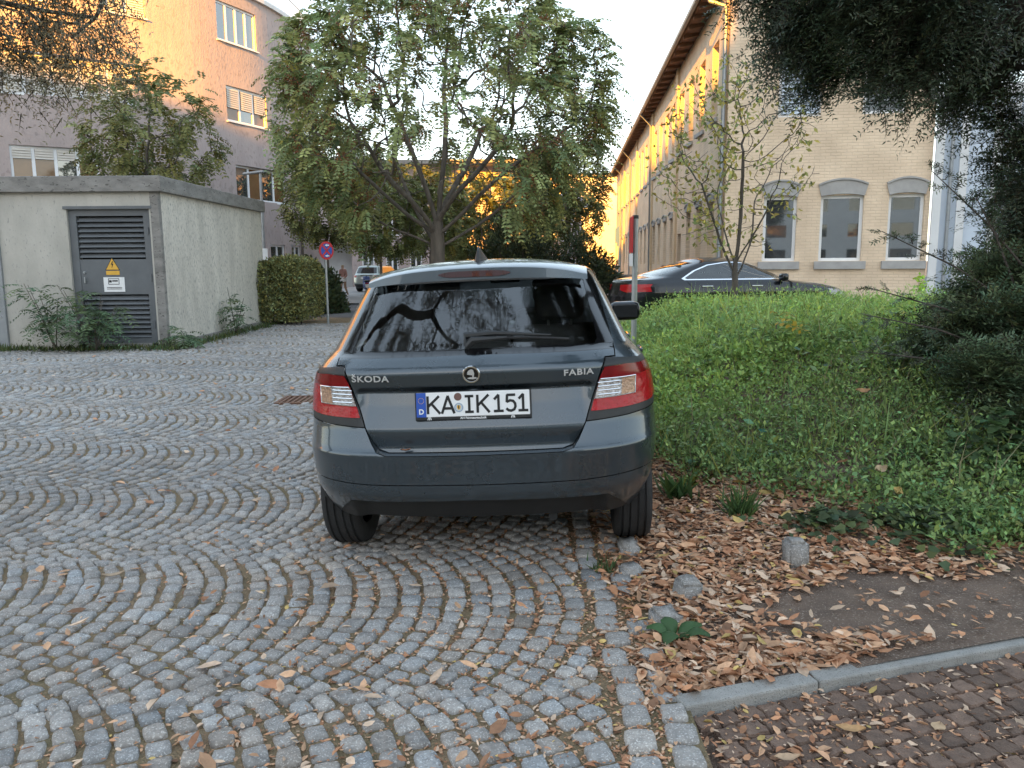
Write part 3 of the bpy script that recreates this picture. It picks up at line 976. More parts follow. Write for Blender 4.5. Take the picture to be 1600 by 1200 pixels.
# gable coping, back faces
MB().add([(C0 + GD * .3).tolist() + [EAVE + .1], C1.tolist() + [EAVE + .1], (C1 + FD * 46).tolist() + [EAVE + .1], (C2 + GD * .3).tolist() + [EAVE + .1]], [(0, 1, 2, 3)]).build('roof_deck', M['roof_tile'], bb_)
MB().add([C1.tolist() + [-.5], (C1 + FD * 46).tolist() + [-.5], (C1 + FD * 46).tolist() + [EAVE + .1], C1.tolist() + [EAVE + .1]], [(0, 1, 2, 3)]).build('back_wall', M['cp'], bb_)
MB().bbox(-.06, 4.95, -.05, .36, 10.4, 10.55, .01, Mg).build('gable_coping', M['stone_grey'], bb_)
MB().box(.02, 4.82, .26, .34, EAVE - .3, 10.4, Mg).build('gable_back', M['cp'], bb_)
# teal shop front at the far end
Mx = Matrix(((FD[0], nl.x, 0, RP(0, 40.0, 0).x), (FD[1], nl.y, 0, RP(0, 40, 0).y), (0, 0, 1, 0), (0, 0, 0, 1)))
tf_ = MB().box(0, 6.0, 0.01, .10, -.8, 4.1, Mx).build('teal_shopfront', M['render_teal'], bb_)
MB().box(1.0, 2.3, .09, .13, -.6, 2.6, Mx).build('doorway', M['pane'], tf_)
MB().box(3.2, 5.2, .09, .13, .6, 2.9, Mx).build('shop_window', M['pane'], tf_)

# ---- pale blue wing beside the gable ----------------------------------
pw = empty('blue_wing_building', (0, 0, 0))
tag(pw, 'pale blue-white building with flat pilasters half hidden behind the yew', 'building')
PWl = Wall([C1 + np.array([0.02, -0.05]), C1 + np.array([1.75, -0.75])], -0.5, 5.2)
PWl.build('front_wall', M['pale_blue'], pw)
for a in (0.10, 0.62, 1.30, 1.62):
    p = PWl.pos(a, 0, -0.05)
    MB().box(-.09, .09, -.05, .05, -.4, 5.0, Matrix.Translation((p.x, p.y, 0)) @ Matrix.Rotation(R(-22), 4, 'Z')).build('pilaster', M['render_white'], pw)
p = PWl.pos(.36, 0, -.07)
MB().tube([p + Vector((0, 0, 5.0)), p + Vector((0, 0, -.3))], .045, 8).build('downpipe', M['zinc'], pw, smooth=True)
q1 = C1 + np.array([1.75, -0.75])
SWl = Wall([q1, q1 + np.array([6.0, -0.6])], -0.5, 5.0)
SWl.window(pw, 2.2, 3.6, 1.2, 3.0, 2)
SWl.build('side_wall', M['beige_grey'], pw)
MB().add([C1.tolist() + [5.2], (C1 + np.array([1.75, -.75])).tolist() + [5.2], (q1 + np.array([6, -.6])).tolist() + [5.0], (q1 + np.array([6, 8])).tolist() + [6.5], (C1 + np.array([0, 8])).tolist() + [6.5]], [(0, 1, 2, 3, 4)]).build('roof', M['zinc'], pw)
MB().box(-.15, 2.1, -.25, .1, 5.2, 5.42, Matrix.Translation((C1[0], C1[1], 0)) @ Matrix.Rotation(R(-22), 4, 'Z')).build('cornice', M['render_white'], pw)

# ---- lilac building far away -------------------------------------------
lb = empty('lilac_building', (0, 0, 0))
tag(lb, 'plain lilac rendered building at the far end beside the teal shopfront', 'building')
LW = Wall([(4.0, 76), (12, 76)], -.8, 9.2)
for i in range(3):
    LW.window(lb, 5.4 + i * .9 - 4.4, 6.0 + i * .9 - 4.4, 5.0, 6.4, 1)
LW.build('wall', M['render_lilac'], lb)
MB().box(3.8, 12.2, 75.8, 84, 9.2, 9.5).build('roof', M['concrete'], lb)
MB().box(4.05, 11.95, 76.3, 83.8, -.8, 9.2).build('rear_volume', M['render_lilac'], lb)

# ---- unseen block added behind the viewer, heights stepped to shape the yard's shade --------------------
sb = empty('apartment_building', (0, 0, 0))
tag(sb, 'unseen tall pale block added behind the viewer to shade the yard', 'building')
YB = -70
for xa, xb, hh in ((30, -18.2, 30.0), (-18.2, -22.0, 24.1), (-22.0, -125, 27.2)):
    bw_ = Wall([(xa, YB), (xb, YB)], -0.5, hh)
    for i in range(int((xa - xb) / 5)):
        for z in range(7):
            bw_.op.append((1.4 + i * 5, 3.9 + i * 5, 1.2 + z * 3.2, 2.8 + z * 3.2))
    bw_.build('wall', M['render_white'], sb, reveal=0.2)
    MB().box(xb + .1, xa - .1, YB - .6, YB - .25, 0, 23.5).build('glazing', M['pane'], sb)
    MB().box(xb + .02, xa - .02, YB - 12, YB - .7, -.5, hh - .02).build('rear_volume', M['render_white'], sb)
    MB().box(xb, xa, YB - 12, YB + .3, hh, hh + .2).build('roof', M['concrete'], sb)

# ---- transformer shed ------------------------------------------------------
sx0, sx1, sy0, sy1 = -13.5, -5.96, 13.84, 19.45
zb = float(gz(-7, 14)) - 0.05
sh = empty('transformer_shed', (-8, 13.84, zb)); sh.location = (0, 0, 0)
tag(sh, 'low flat-roofed utility shed with pale rough render and grey louvred steel door', 'shed')
SF = Wall([(sx0, sy0), (sx1, sy0)], zb, 2.66)
dx0, dx1, dz1 = -7.53, -6.13, 2.36
SF.op.append((dx0 - sx0, dx1 - sx0, zb, dz1))
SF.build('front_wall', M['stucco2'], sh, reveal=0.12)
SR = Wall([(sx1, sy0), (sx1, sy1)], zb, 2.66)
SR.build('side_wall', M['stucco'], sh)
MB().add([(sx0, sy1, zb), (sx1, sy1, zb), (sx1, sy1, 2.66), (sx0, sy1, 2.66)], [(0, 1, 2, 3)]).build('back_wall', M['stucco2'], sh)
MB().bbox(sx1 - .14, sx1 + .004, sy0 - .012, sy0 + .1, zb, 2.655, .006).build('corner_strip', M['concrete'], sh)
MB().bbox(sx0 - .1, sx1 + .09, sy0 - .09, sy1 + .09, 2.64, 2.90, .012).build('roof_slab', M['concrete'], sh)
MB().bbox(sx0, sx1 + .035, sy0 + .05, sy1 + .03, zb - .15, zb + .13, .01).build('plinth', M['concrete'], sh)
MB().bbox(-8.86, -8.70, sy0 - .05, sy0 + .02, zb, 2.63, .01).build('joint_cover', M['zinc'], sh)
for z in (0.55, 1.4): MB().lathe([(0, -.012), (.015, -.012), (.02, 0)], 8, 'y', (-8.78, sy0 - .05, z)).build('screw', M['galv'], sh)
dr = MB()
dr.box(dx0, dx0 + .13, sy0 + .05, sy0 + .14, zb, dz1).box(dx1 - .13, dx1, sy0 + .05, sy0 + .14, zb, dz1).box(dx0 + .13, dx1 - .13, sy0 + .05, sy0 + .14, dz1 - .11, dz1)
dr.box(dx0 + .13, dx1 - .13, sy0 + .06, sy0 + .13, 0.92, 1.52)
dr.box(dx0 + .13, dx1 - .13, sy0 + .06, sy0 + .13, zb, .16)
door = dr.build('door', M['steel_grey'], sh)
MB().box(dx0 - .05, dx1 + .05, sy0 - .02, sy0 + .06, dz1 + .002, dz1 + .05).build('door_hood', M['steel_grey'], door)
MB().box(dx0 + .13, dx1 - .13, sy0 + .15, sy0 + .16, zb, dz1).build('dark_recess', M['void'], door)
for zz0, zz1, nn in ((1.545, 2.235, 8), (.17, .905, 9)):
    for i in range(nn):
        z = zz0 + (i + .5) * (zz1 - zz0) / nn
        h = (zz1 - zz0) / nn
        MB().add([(x, sy0 + y, z + q) for x in (dx0 + .14, dx1 - .14) for y, q in ((.055, -h * .42), (.125, h * .42), (.13, h * .36), (.06, -h * .48))],
                 [(0, 1, 2, 3), (4, 5, 6, 7), (0, 1, 5, 4), (1, 2, 6, 5), (2, 3, 7, 6), (3, 0, 4, 7)]).build('slat', M['steel_grey'], door)
MB().bbox(dx0 + .19, dx0 + .215, sy0 + .02, sy0 + .06, 1.12, 1.22, .004).build('handle', M['galv'], door)
MB().lathe([(0, -.03), (.02, -.03), (.02, 0)], 10, 'y', (dx0 + .20, sy0 + .06, 1.30)).build('lock', M['galv'], door)
for z in (.4, 1.2, 2.0): MB().tube([(dx1 - .06, sy0 + .045, z - .06), (dx1 - .06, sy0 + .045, z + .06)], .016, 8).build('hinge', M['steel_grey'], door)
ys_ = sy0 + .06
# danger sign and notice
sg = MB().prism([(-6.96, 1.345), (-6.74, 1.345), (-6.85, 1.535)], ys_ - .006, ys_ - .001).build('warning_sign', M['yellow_sign'], door)
MB().prism([(-6.975, 1.335), (-6.725, 1.335), (-6.85, 1.555)], ys_ - .004, ys_ - .0005).build('sign_border', M['ink'], sg)
MB().prism([(-6.845, 1.49), (-6.872, 1.43), (-6.852, 1.43), (-6.862, 1.37), (-6.828, 1.445), (-6.848, 1.445), (-6.832, 1.49)], ys_ - .009, ys_ - .006).build('bolt_symbol', M['ink'], sg)
MB().box(-6.965, -6.735, ys_ - .005, ys_ - .001, 1.255, 1.325).build('yellow_label', M['yellow_sign'], door)
nb_ = MB().box(-7.02, -6.66, ys_ - .007, ys_ - .001, .965, 1.215).build('notice', M['white'], door)
MB().box(-6.94, -6.75, ys_ - .009, ys_ - .0075, 1.09, 1.10).box(-6.94, -6.75, ys_ - .009, ys_ - .0075, 1.185, 1.195).box(-6.94, -6.93, ys_ - .009, ys_ - .0075, 1.10, 1.185).box(-6.76, -6.75, ys_ - .009, ys_ - .0075, 1.10, 1.185).box(-6.925, -6.88, ys_ - .009, ys_ - .0075, 1.125, 1.165).box(-6.87, -6.775, ys_ - .009, ys_ - .0075, 1.14, 1.165).build('printed_box', M['ink'], nb_)
for z in (1.01, 1.035): MB().box(-6.97, -6.71, ys_ - .009, ys_ - .0075, z, z + .01).build('printed_line', M['ink'], nb_)
# ================================================================== vehicles
def smooth_table(tab, sig):
    z = np.arange(-0.1, 2.2, 0.002)
    t = np.array(tab)
    v = np.interp(z, t[:, 0], t[:, 1])
    if sig > 0:
        k = int(sig / 0.002 * 3)
        ker = np.exp(-0.5 * (np.arange(-k, k + 1) * 0.002 / sig) ** 2); ker /= ker.sum()
        v = np.convolve(np.pad(v, k, mode='edge'), ker, 'valid')
    return lambda q: np.interp(q, z, v)


class Shell:
    """car body surface: plan outlines stacked by height, then a domed roof.
    local axes: x to the car's right, y forward from the rear bumper, z up. Half domain in (U, T)."""

    def __init__(s, w, yr, yf, nr=4.0, Lr=0.8, nf=3.2, Lf=0.95, zmin=0.2, zr=1.385, rise=0.08, roofw=0.5, spine=(0.9, 1.9), disp=None, sig=0.008, bulge=0.03, step=0.03):
        s.w, s.yr, s.yf = smooth_table(w, sig), smooth_table(yr, sig), smooth_table(yf, sig)
        s.nr, s.Lr, s.nf, s.Lf = nr, Lr, nf, Lf
        s.zmin, s.zr, s.rise, s.roofw, s.spine, s.disp, s.bulge, s.step = zmin, zr, rise, roofw, spine, disp, bulge, step
        s.ylen = float(s.yf(0.6)) - float(s.yr(0.6))
        th = np.linspace(0, math.pi / 2, 400)
        W0 = float(s.w(0.6))

        def curve(n, L):
            x = W0 * np.sin(th) ** (2 / n); y = L - L * np.cos(th) ** (2 / n)
            c = np.concatenate([[0], np.cumsum(np.hypot(np.diff(x), np.diff(y)))])
            return c
        s.th = th
        s.cr, s.cf = curve(nr, Lr), curve(nf, Lf)
        s.Ur = s.cr[-1]
        s.Us = s.ylen - Lr - Lf
        s.Uf = s.cf[-1]
        s.U = s.Ur + s.Us + s.Uf
        s.T1 = zr + 0.62

    def outline(s, U, z):
        U = np.asarray(U, float); z = np.broadcast_to(np.asarray(z, float), U.shape)
        w, yr, yf = s.w(z), s.yr(z), s.yf(z)
        sc = (yf - yr) / s.ylen
        Lr, Lf = s.Lr * sc ** 0.7, s.Lf * sc ** 0.7
        x = np.zeros_like(U); y = np.zeros_like(U)
        a = U <= s.Ur
        t = np.interp(U, s.cr, s.th)
        st, ct = np.sin(np.clip(t, 0, math.pi / 2)), np.cos(np.clip(t, 0, math.pi / 2))
        x1 = w * st ** (2 / s.nr); y1 = yr + Lr - Lr * np.maximum(ct, 0) ** (2 / s.nr) + s.bulge * (x1 / w) ** 2 * (1 - st ** 8)
        b = (U > s.Ur) & (U < s.Ur + s.Us)
        f = (U - s.Ur) / s.Us
        y2 = (yr + Lr) + f * ((yf - Lf) - (yr + Lr))
        t3 = np.interp(s.U - U, s.cf, s.th)
        st3, ct3 = np.sin(t3), np.cos(t3)
        x3 = w * st3 ** (2 / s.nf); y3 = yf - (Lf - Lf * np.maximum(ct3, 0) ** (2 / s.nf))
        x = np.where(a, x1, np.where(b, w, x3)); y = np.where(a, y1, np.where(b, y2, y3))
        if s.disp is not None:
            dx_, dy_ = s.disp(x, y, z)
            x = x + dx_; y = y + dy_
        return x, y

    def P(s, U, T):
        U = np.asarray(U, float); T = np.asarray(T, float)
        z = np.minimum(T, s.zr)
        x, y = s.outline(U, z)
        k = np.clip((T - s.zr) / (s.T1 - s.zr), 0, 1)
        yc = np.clip(y, s.spine[0], s.spine[1])
        x = x * (1 - k); y = y + (yc - y) * k
        zz = z + np.where(k > 0, s.rise * (1 - (1 - k) ** 2.4), 0)
        return np.stack([x, y, zz], -1)

    def N(s, U, T, e=0.004):
        a = s.P(np.clip(U + e, 0, s.U), T) - s.P(np.clip(U - e, 0, s.U), T)
        b = s.P(U, np.clip(T + e, s.zmin, s.T1 - .003)) - s.P(U, np.clip(T - e, s.zmin, s.T1))
        n = np.cross(b, a)
        n = -n
        l = np.linalg.norm(n, axis=-1, keepdims=True)
        return n / np.maximum(l, 1e-9)

    # inverse maps for outlines drawn in rear / side / front view
    def u_rear(s, x, z):
        us = np.linspace(0, s.Ur, 260)
        xs_, _ = s.outline(us, np.full_like(us, min(z, s.zr)))
        return float(np.interp(x, np.maximum.accumulate(xs_) + np.arange(260) * 1e-9, us))

    def u_front(s, x, z):
        us = np.linspace(s.U, s.U - s.Uf, 260)
        xs_, _ = s.outline(us, np.full_like(us, min(z, s.zr)))
        return float(np.interp(x, np.maximum.accumulate(xs_) + np.arange(260) * 1e-9, us))

    def u_side(s, y, z):
        us = np.linspace(0, s.U, 700)
        _, ys_ = s.outline(us, np.full_like(us, min(z, s.zr)))
        return float(np.interp(y, np.maximum.accumulate(ys_) + np.arange(700) * 1e-9, us))

    def poly(s, pts, view, dens=0.03):
        """densify and convert an outline to (U,T)"""
        out = []
        n = len(pts)
        fn = {'rear': s.u_rear, 'side': s.u_side, 'front': s.u_front}.get(view)
        for i in range(n):
            a, b = np.array(pts[i], float), np.array(pts[(i + 1) % n], float)
            m = max(1, int(np.linalg.norm(b - a) / dens))
            for k in range(m):
                p = a + (b - a) * k / m
                out.append((fn(p[0], p[1]) if fn else p[0], p[1]))
        return out

    def cut(s, regions):
        """regions: list of (key, polygon in UT). returns dict key -> (verts UT array, tris)"""
        verts, edges = [], []
        for key, pg in regions:
            n0 = len(verts)
            verts += [Vector((min(max(u, 0), s.U), min(max(t, s.zmin), s.T1))) for u, t in pg]
            edges += [(n0 + i, n0 + (i + 1) % len(pg)) for i in range(len(pg))]
        for u in np.arange(0, s.U + s.step * .5, s.step):
            for t in np.concatenate([np.arange(s.zmin, s.zr + .001, s.step * .8), np.arange(s.zr + s.step, s.T1 + .001, s.step * 1.3)]):
                verts.append(Vector((min(u, s.U), min(t, s.T1))))
        n0 = len(verts)
        verts += [Vector((0, s.zmin)), Vector((s.U, s.zmin)), Vector((s.U, s.T1)), Vector((0, s.T1))]
        v, e, f, *_ = delaunay_2d_cdt(verts, edges, [], 0, 1e-5)
        V = np.array([tuple(p) for p in v]); Fc = np.array([list(t) for t in f if len(t) == 3])
        C = V[Fc].mean(axis=1)
        lab = np.full(len(Fc), -1)
        for i in range(len(regions) - 1, -1, -1):
            pg = np.array(regions[i][1])
            lab[inside(pg, C)] = i
        res = {}
        for i in list(range(len(regions))) + [-1]:
            key = regions[i][0] if i >= 0 else 'body'
            m = lab == i
            if m.any():
                res.setdefault(key, []).append(Fc[m])
        return {k: (V, np.concatenate(t)) for k, t in res.items()}

    def mesh(s, name, V, F, mat, parent, sides=(1, -1), offset=0.0, thick=0.0, mirror_join=True):
        idx = np.unique(F)
        mp = np.full(len(V), -1); mp[idx] = np.arange(len(idx))
        uv = V[idx]
        P = s.P(uv[:, 0], uv[:, 1]); Nn = s.N(uv[:, 0], uv[:, 1])
        P = P + Nn * offset
        T = mp[F]
        PV, PF, PN = [], [], []
        for sd in sides:
            n = sum(len(p) for p in PV)
            q, nn, tt = P.copy(), Nn.copy(), T.copy()
            if sd < 0:
                q[:, 0] *= -1; nn[:, 0] *= -1
            a, b, c = q[tt[:, 0]], q[tt[:, 1]], q[tt[:, 2]]
            fn = np.cross(b - a, c - a)
            flip = (fn * nn[tt[:, 0]]).sum(1) < 0
            tt[flip] = tt[flip][:, ::-1]
            PV.append(q); PF.append(tt + n); PN.append(nn)
        V3 = np.concatenate(PV); F3 = np.concatenate(PF); N3 = np.concatenate(PN)
        o = np_mesh(name, V3, F3, mat, parent, smooth=True)
        o.data.normals_split_custom_set_from_vertices([tuple(n) for n in N3])
        return o


def inside(pg, C):
    x, y = C[:, 0], C[:, 1]
    r = np.zeros(len(C), bool)
    n = len(pg)
    j = n - 1
    for i in range(n):
        xi, yi = pg[i]; xj, yj = pg[j]
        c = ((yi > y) != (yj > y))
        with np.errstate(divide='ignore', invalid='ignore'):
            c &= x < (xj - xi) * (y - yi) / (yj - yi) + xi
        r ^= c
        j = i
    return r


def band(pts, w):
    """thin closed outline around an open polyline"""
    p = np.array(pts, float)
    d = np.gradient(p, axis=0)
    n = np.stack([-d[:, 1], d[:, 0]], 1); n /= np.maximum(np.linalg.norm(n, axis=1, keepdims=True), 1e-9)
    return [tuple(q) for q in p + n * w / 2] + [tuple(q) for q in (p - n * w / 2)[::-1]]


def circle(cy, cz, r, a0=0, a1=2 * math.pi, n=48):
    return [(cy + r * math.cos(a0 + (a1 - a0) * i / n), cz + r * math.sin(a0 + (a1 - a0) * i / n)) for i in range(n)]


def wheel(parent, loc, side, r=0.302, wd=0.19, rim_r=0.205, spokes=5, grooves=True):
    """tyre with tread grooves (> rim with spokes)"""
    h = wd / 2
    prof = [(rim_r - .005, -h + .02), (rim_r + .02, -h + .004), (r - .045, -h), (r - .015, -h + .006), (r - .004, -h + .02)]
    xs_ = [-.056, -.020, .020, .056]
    for x in xs_:
        prof += [(r, x - .006), (r - .008, x - .004), (r - .008, x + .004), (r, x + .006)]
    prof += [(r - .004, h - .02), (r - .015, h - .006), (r - .045, h), (rim_r + .02, h - .004), (rim_r - .005, h - .02)]
    t = MB().lathe(prof, 48, 'x').build('wheel', M['tyre'], parent, smooth=True, angle=50)
    t.location = loc
    sgn = side
    pr = [(rim_r - .004, -h + .03), (rim_r - .002, sgn * (h - .012)), (rim_r - .014, sgn * (h - .008)), (rim_r - .02, sgn * (h - .03)), (rim_r - .03, -sgn * .02)]
    rm = MB().lathe(pr, 40, 'x')
    rm.lathe([(0, sgn * (h - .035)), (.05, sgn * (h - .03)), (.06, sgn * (h - .05))], 20, 'x')
    rim = rm.build('rim', M['alloy'], t, smooth=True, angle=40)
    for i in range(spokes):
        a = 2 * math.pi * i / spokes + .3
        Mx = Matrix.Rotation(a, 4, 'X')
        MB().bbox(min(sgn * (h - .055), sgn * (h - .028)), max(sgn * (h - .055), sgn * (h - .028)), -.035, .035, .04, rim_r - .015, .006, Mx).build('spoke', M['alloy'], t)
    MB().lathe([(0, 0), (rim_r - .03, 0), (rim_r - .03, .02)], 24, 'x', (-sgn * .01, 0, 0)).build('brake_disc', M['black'], t)
    return t


def seat(parent, x, y, z, w, hrest=True, hh=0.62):
    b = MB()
    b.bbox(x - w / 2, x + w / 2, y - .02, y + .5, z, z + .16, .04)
    Mx = Matrix.Translation((x, y, z + .1)) @ Matrix.Rotation(R(14), 4, 'X')
    b.bbox(-w / 2, w / 2, -.12, .02, 0, hh, .05, Mx)
    o = b.build('seat', M['cloth'], parent, smooth=True, angle=60)
    if hrest:
        MB().bbox(-.13, .13, -.10, -.005, hh + .03, hh + .22, .045, Mx).build('headrest', M['cloth'], o, smooth=True, angle=60)
        MB().tube([Mx @ Vector((-.06, -.05, hh - .03)), Mx @ Vector((-.06, -.05, hh + .06))], .008, 6).tube([Mx @ Vector((.06, -.05, hh - .03)), Mx @ Vector((.06, -.05, hh + .06))], .008, 6).build('headrest_post', M['galv'], o)
    return o


# ------------------------------------------------------------------ the grey hatchback
def msk(x, a, b):
    return 1 - sstep(a, b, np.abs(x))


HB_MODE = ['gate']


def hb_disp(x, y, z):
    """relief of the tail: ledge over the number plate, recessed lower tailgate, bumper step"""
    rear = 1 - sstep(0.35, 0.60, y)
    m = msk(x, 0.500, 0.560)
    d = np.zeros_like(x)
    # hollow under the crease for the plate: deepest at the crease, fading down to z=.70
    ho = np.where(z < 0.872, np.clip((z - 0.695) / (0.872 - 0.695), 0, 1), 1 - np.clip((z - 0.872) / 0.010, 0, 1))
    d += 0.042 * ho * m * (z > 0.68)
    # lower tailgate slopes inwards (the bumper keeps the plain surface)
    if HB_MODE[0] == 'gate':
        lo = np.clip((0.690 - z) / 0.085, 0, 1)
        d += 0.062 * lo * (1 - sstep(.53, .60, np.abs(x)))
    return np.zeros_like(x), d * rear


HB = Shell(
    w=[(.16, .70), (.24, .775), (.32, .825), (.42, .852), (.50, .862), (.62, .866), (.74, .864), (.84, .852), (.90, .835), (.96, .806), (1.0, .775), (1.03, .745), (1.12, .700), (1.25, .640), (1.34, .595), (1.385, .565), (1.40, .55)],
    yr=[(.16, .20), (.24, .115), (.32, .065), (.376, .036), (.40, .022), (.44, .016), (.462, .015), (.53, .008), (.594, .0), (.600, .003), (.62, .022), (.70, .058), (.80, .080), (.865, .085), (.885, .083), (.955, .073), (.968, .080), (1.02, .140), (1.035, .172), (1.34, .435), (1.385, .47), (1.42, .50)],
    yf=[(.16, 3.86), (.25, 3.95), (.45, 3.992), (.62, 3.97), (.74, 3.88), (.84, 3.70), (.92, 3.38), (.98, 3.08), (1.02, 2.96), (1.385, 2.36), (1.42, 2.3)],
    nr=4.2, Lr=0.78, nf=3.0, Lf=0.95, zmin=0.19, zr=1.385, rise=0.062, spine=(0.95, 1.95), disp=hb_disp, sig=0.0035, bulge=0.045, step=0.026)

hb = empty('hatchback_car', (0, 0, 0))
tag(hb, 'dark grey-blue hatchback parked half on the cobbles, seen from behind', 'car')
AX_R, AX_F = 0.635, 3.10
RW = 0.302
pr = HB.poly
half = lambda pts: pts
glass_pts = [(0, 1.045), (.560, 1.043), (.575, 1.060), (.525, 1.325), (.50, 1.345), (0, 1.352)]
sur_pts = [(0, 1.020), (.655, 1.014), (.652, 1.045), (.600, 1.25), (.572, 1.372), (0, 1.380)]
lamp_out = [(.604, .985), (.70, .975), (.865, .955), (.868, .735), (.70, .722), (.508, .712), (.535, .80), (.570, .90)]
lamp_red = [(.598, .945), (.70, .948), (.840, .935), (.858, .765), (.70, .756), (.532, .752), (.556, .83), (.575, .90)]
lamp_top = [(.598, .945), (.70, .948), (.840, .935), (.845, .895), (.575, .893)]
lamp_clear = [(.575, .893), (.742, .890), (.738, .812), (.549, .806), (.562, .85)]
lamp_amb = [(.678, .889), (.742, .890), (.738, .812), (.672, .810)]
gate = [(0, 1.020), (.655, 1.014), (.652, .985), (.604, .985), (.570, .90), (.535, .80), (.505, .708), (.470, .640), (.445, .606), (.40, .594), (0, .592)]
bump_pts = [(0, .592), (.40, .594), (.445, .606), (.470, .640), (.505, .708), (.70, .722), (.862, .735), (.864, .60), (.85, .40), (.835, .285), (.72, .268), (.655, .325), (.60, .372), (0, .376)]
valance = [(0, .376), (.60, .372), (.655, .325), (.715, .255), (0, .255)]
dropped = [(0, .255), (.86, .262), (.86, .15), (0, .15)]
crease = [(0, .452), (.5, .455), (.84, .468)]


def rear_pts(pts, dens=.02):
    q = []
    for i in range(len(pts) - 1):
        a, b = np.array(pts[i]), np.array(pts[i + 1])
        m = max(1, int(np.linalg.norm(b - a) / dens))
        for k in range(m): q.append(a + (b - a) * k / m)
    q.append(np.array(pts[-1]))
    return q


def rear_line(pts, w, dens=.02):
    q = []
    for i in range(len(pts) - 1):
        a, b = np.array(pts[i]), np.array(pts[i + 1])
        m = max(1, int(np.linalg.norm(b - a) / dens))
        for k in range(m): q.append(a + (b - a) * k / m)
    q.append(np.array(pts[-1]))
    return band([(HB.u_rear(p[0], p[1]), p[1]) for p in q], w)


def side_line(S, pts, w, dens=.03):
    q = []
    for i in range(len(pts) - 1):
        a, b = np.array(pts[i]), np.array(pts[i + 1])
        m = max(1, int(np.linalg.norm(b - a) / dens))
        for k in range(m): q.append(a + (b - a) * k / m)
    q.append(np.array(pts[-1]))
    return band([(S.u_side(p[0], p[1]), p[1]) for p in q], w)


swin_r = [(.98, 1.345), (1.72, 1.36), (1.74, 1.05), (1.22, 1.045), (1.04, 1.07), (.88, 1.16)]
swin_f = [(1.80, 1.36), (2.28, 1.345), (2.80, 1.06), (2.78, 1.045), (1.82, 1.05)]
wind = [(0, 1.365), (.50, 1.355), (.60, 1.05), (.55, 1.03), (0, 1.03)]
hlamp = [(.50, .78), (.80, .80), (.845, .70), (.62, .64), (.50, .66)]
grille = [(0, .74), (.46, .73), (.44, .62), (0, .60)]
regs = [
    ('shut', rear_line([(.652, 1.016), (.652, .985), (.606, .985), (.572, .90), (.537, .80), (.507, .710), (.472, .642), (.447, .608), (.40, .594), (0, .592)], .006)),
    ('shut', rear_line([(.507, .710), (.70, .720), (.866, .733)], .005)),
    ('shut', side_line(HB, [(1.77, 1.37), (1.80, 1.05), (1.80, .32), (2.7, .30)], .007)),
    ('shut', side_line(HB, [(1.02, 1.37), (.84, 1.16), (1.0, .98), (1.02, .70), (1.10, .50)], .007)),
    ('shut', side_line(HB, [(2.34, 1.37), (2.86, 1.03), (2.86, .40)], .007)),
    ('shut', rear_line([(0, .4525), (.5, .456), (.845, .470)], .004)),  # bumper crease groove: its shadow line drawn as a near-black strip
    ('drop', pr(dropped, 'rear')),
    ('glass', pr(glass_pts, 'rear')), ('surround', pr(sur_pts, 'rear')),
    ('amber', pr(lamp_amb, 'rear')), ('clear', pr(lamp_clear, 'rear')), ('red_top', pr(lamp_top, 'rear')), ('red', pr(lamp_red, 'rear')), ('lampbase', pr(lamp_out, 'rear')),
    ('gate', pr(gate, 'rear')),
    ('arch', pr(circle(AX_R, RW, .345), 'side')), ('arch', pr(circle(AX_F, RW, .345), 'side')),
    ('valance', pr(valance, 'rear')), ('bumper', pr(bump_pts, 'rear')),
    ('side_rear', pr(swin_r, 'side')), ('side_front', pr(swin_f, 'side')),
    ('wind', pr(wind, 'front')), ('hlamp', pr(hlamp, 'front')), ('grille', pr(grille, 'front')),
]
cut = HB.cut(regs)


def part(S, cutd, key, name, mat, parent, sides=(1, -1), offset=0.0):
    if key not in cutd: return None
    V, F = cutd[key]
    return S.mesh(name, V, F, M[mat], parent, sides, offset)


HB_MODE[0] = 'bumper'
body = part(HB, cut, 'body', 'body_shell', 'paint', hb)
bp = part(HB, cut, 'bumper', 'bumper', 'paint', hb)
HB_MODE[0] = 'gate'
part(HB, cut, 'shut', 'shut_line', 'void', hb, offset=-.008)['kind'] = 'stuff'
tg = part(HB, cut, 'gate', 'tailgate', 'paint', hb)
# ledge between bumper top and the recessed tailgate
lp_ = rear_pts([(0, .592), (.40, .594), (.445, .606), (.470, .640), (.505, .708)], .02)
vs_, fs_ = [], []
for i, (x_, z_) in enumerate(lp_):
    HB_MODE[0] = 'bumper'; a_ = HB.P(np.array([HB.u_rear(x_, z_)]), np.array([z_]))[0]
    HB_MODE[0] = 'gate'; b_ = HB.P(np.array([HB.u_rear(x_, z_)]), np.array([z_]))[0]
    vs_ += [tuple(a_), (b_[0], b_[1] + .012, b_[2])]
    if i: fs_.append((2 * i - 2, 2 * i, 2 * i + 1, 2 * i - 1))
nv_ = len(vs_)
vs_ += [(-p[0], p[1], p[2]) for p in vs_]
fs_ += [tuple(k + nv_ for k in f[::-1]) for f in fs_]
MB().add(vs_, fs_).build('bumper_ledge', M['paint'], bp, smooth=True)
part(HB, cut, 'valance', 'lower_valance', 'black', bp, offset=-.006)
part(HB, cut, 'surround', 'window_surround', 'gloss_black', tg)
part(HB, cut, 'glass', 'rear_window', 'glass', tg, offset=-.002)
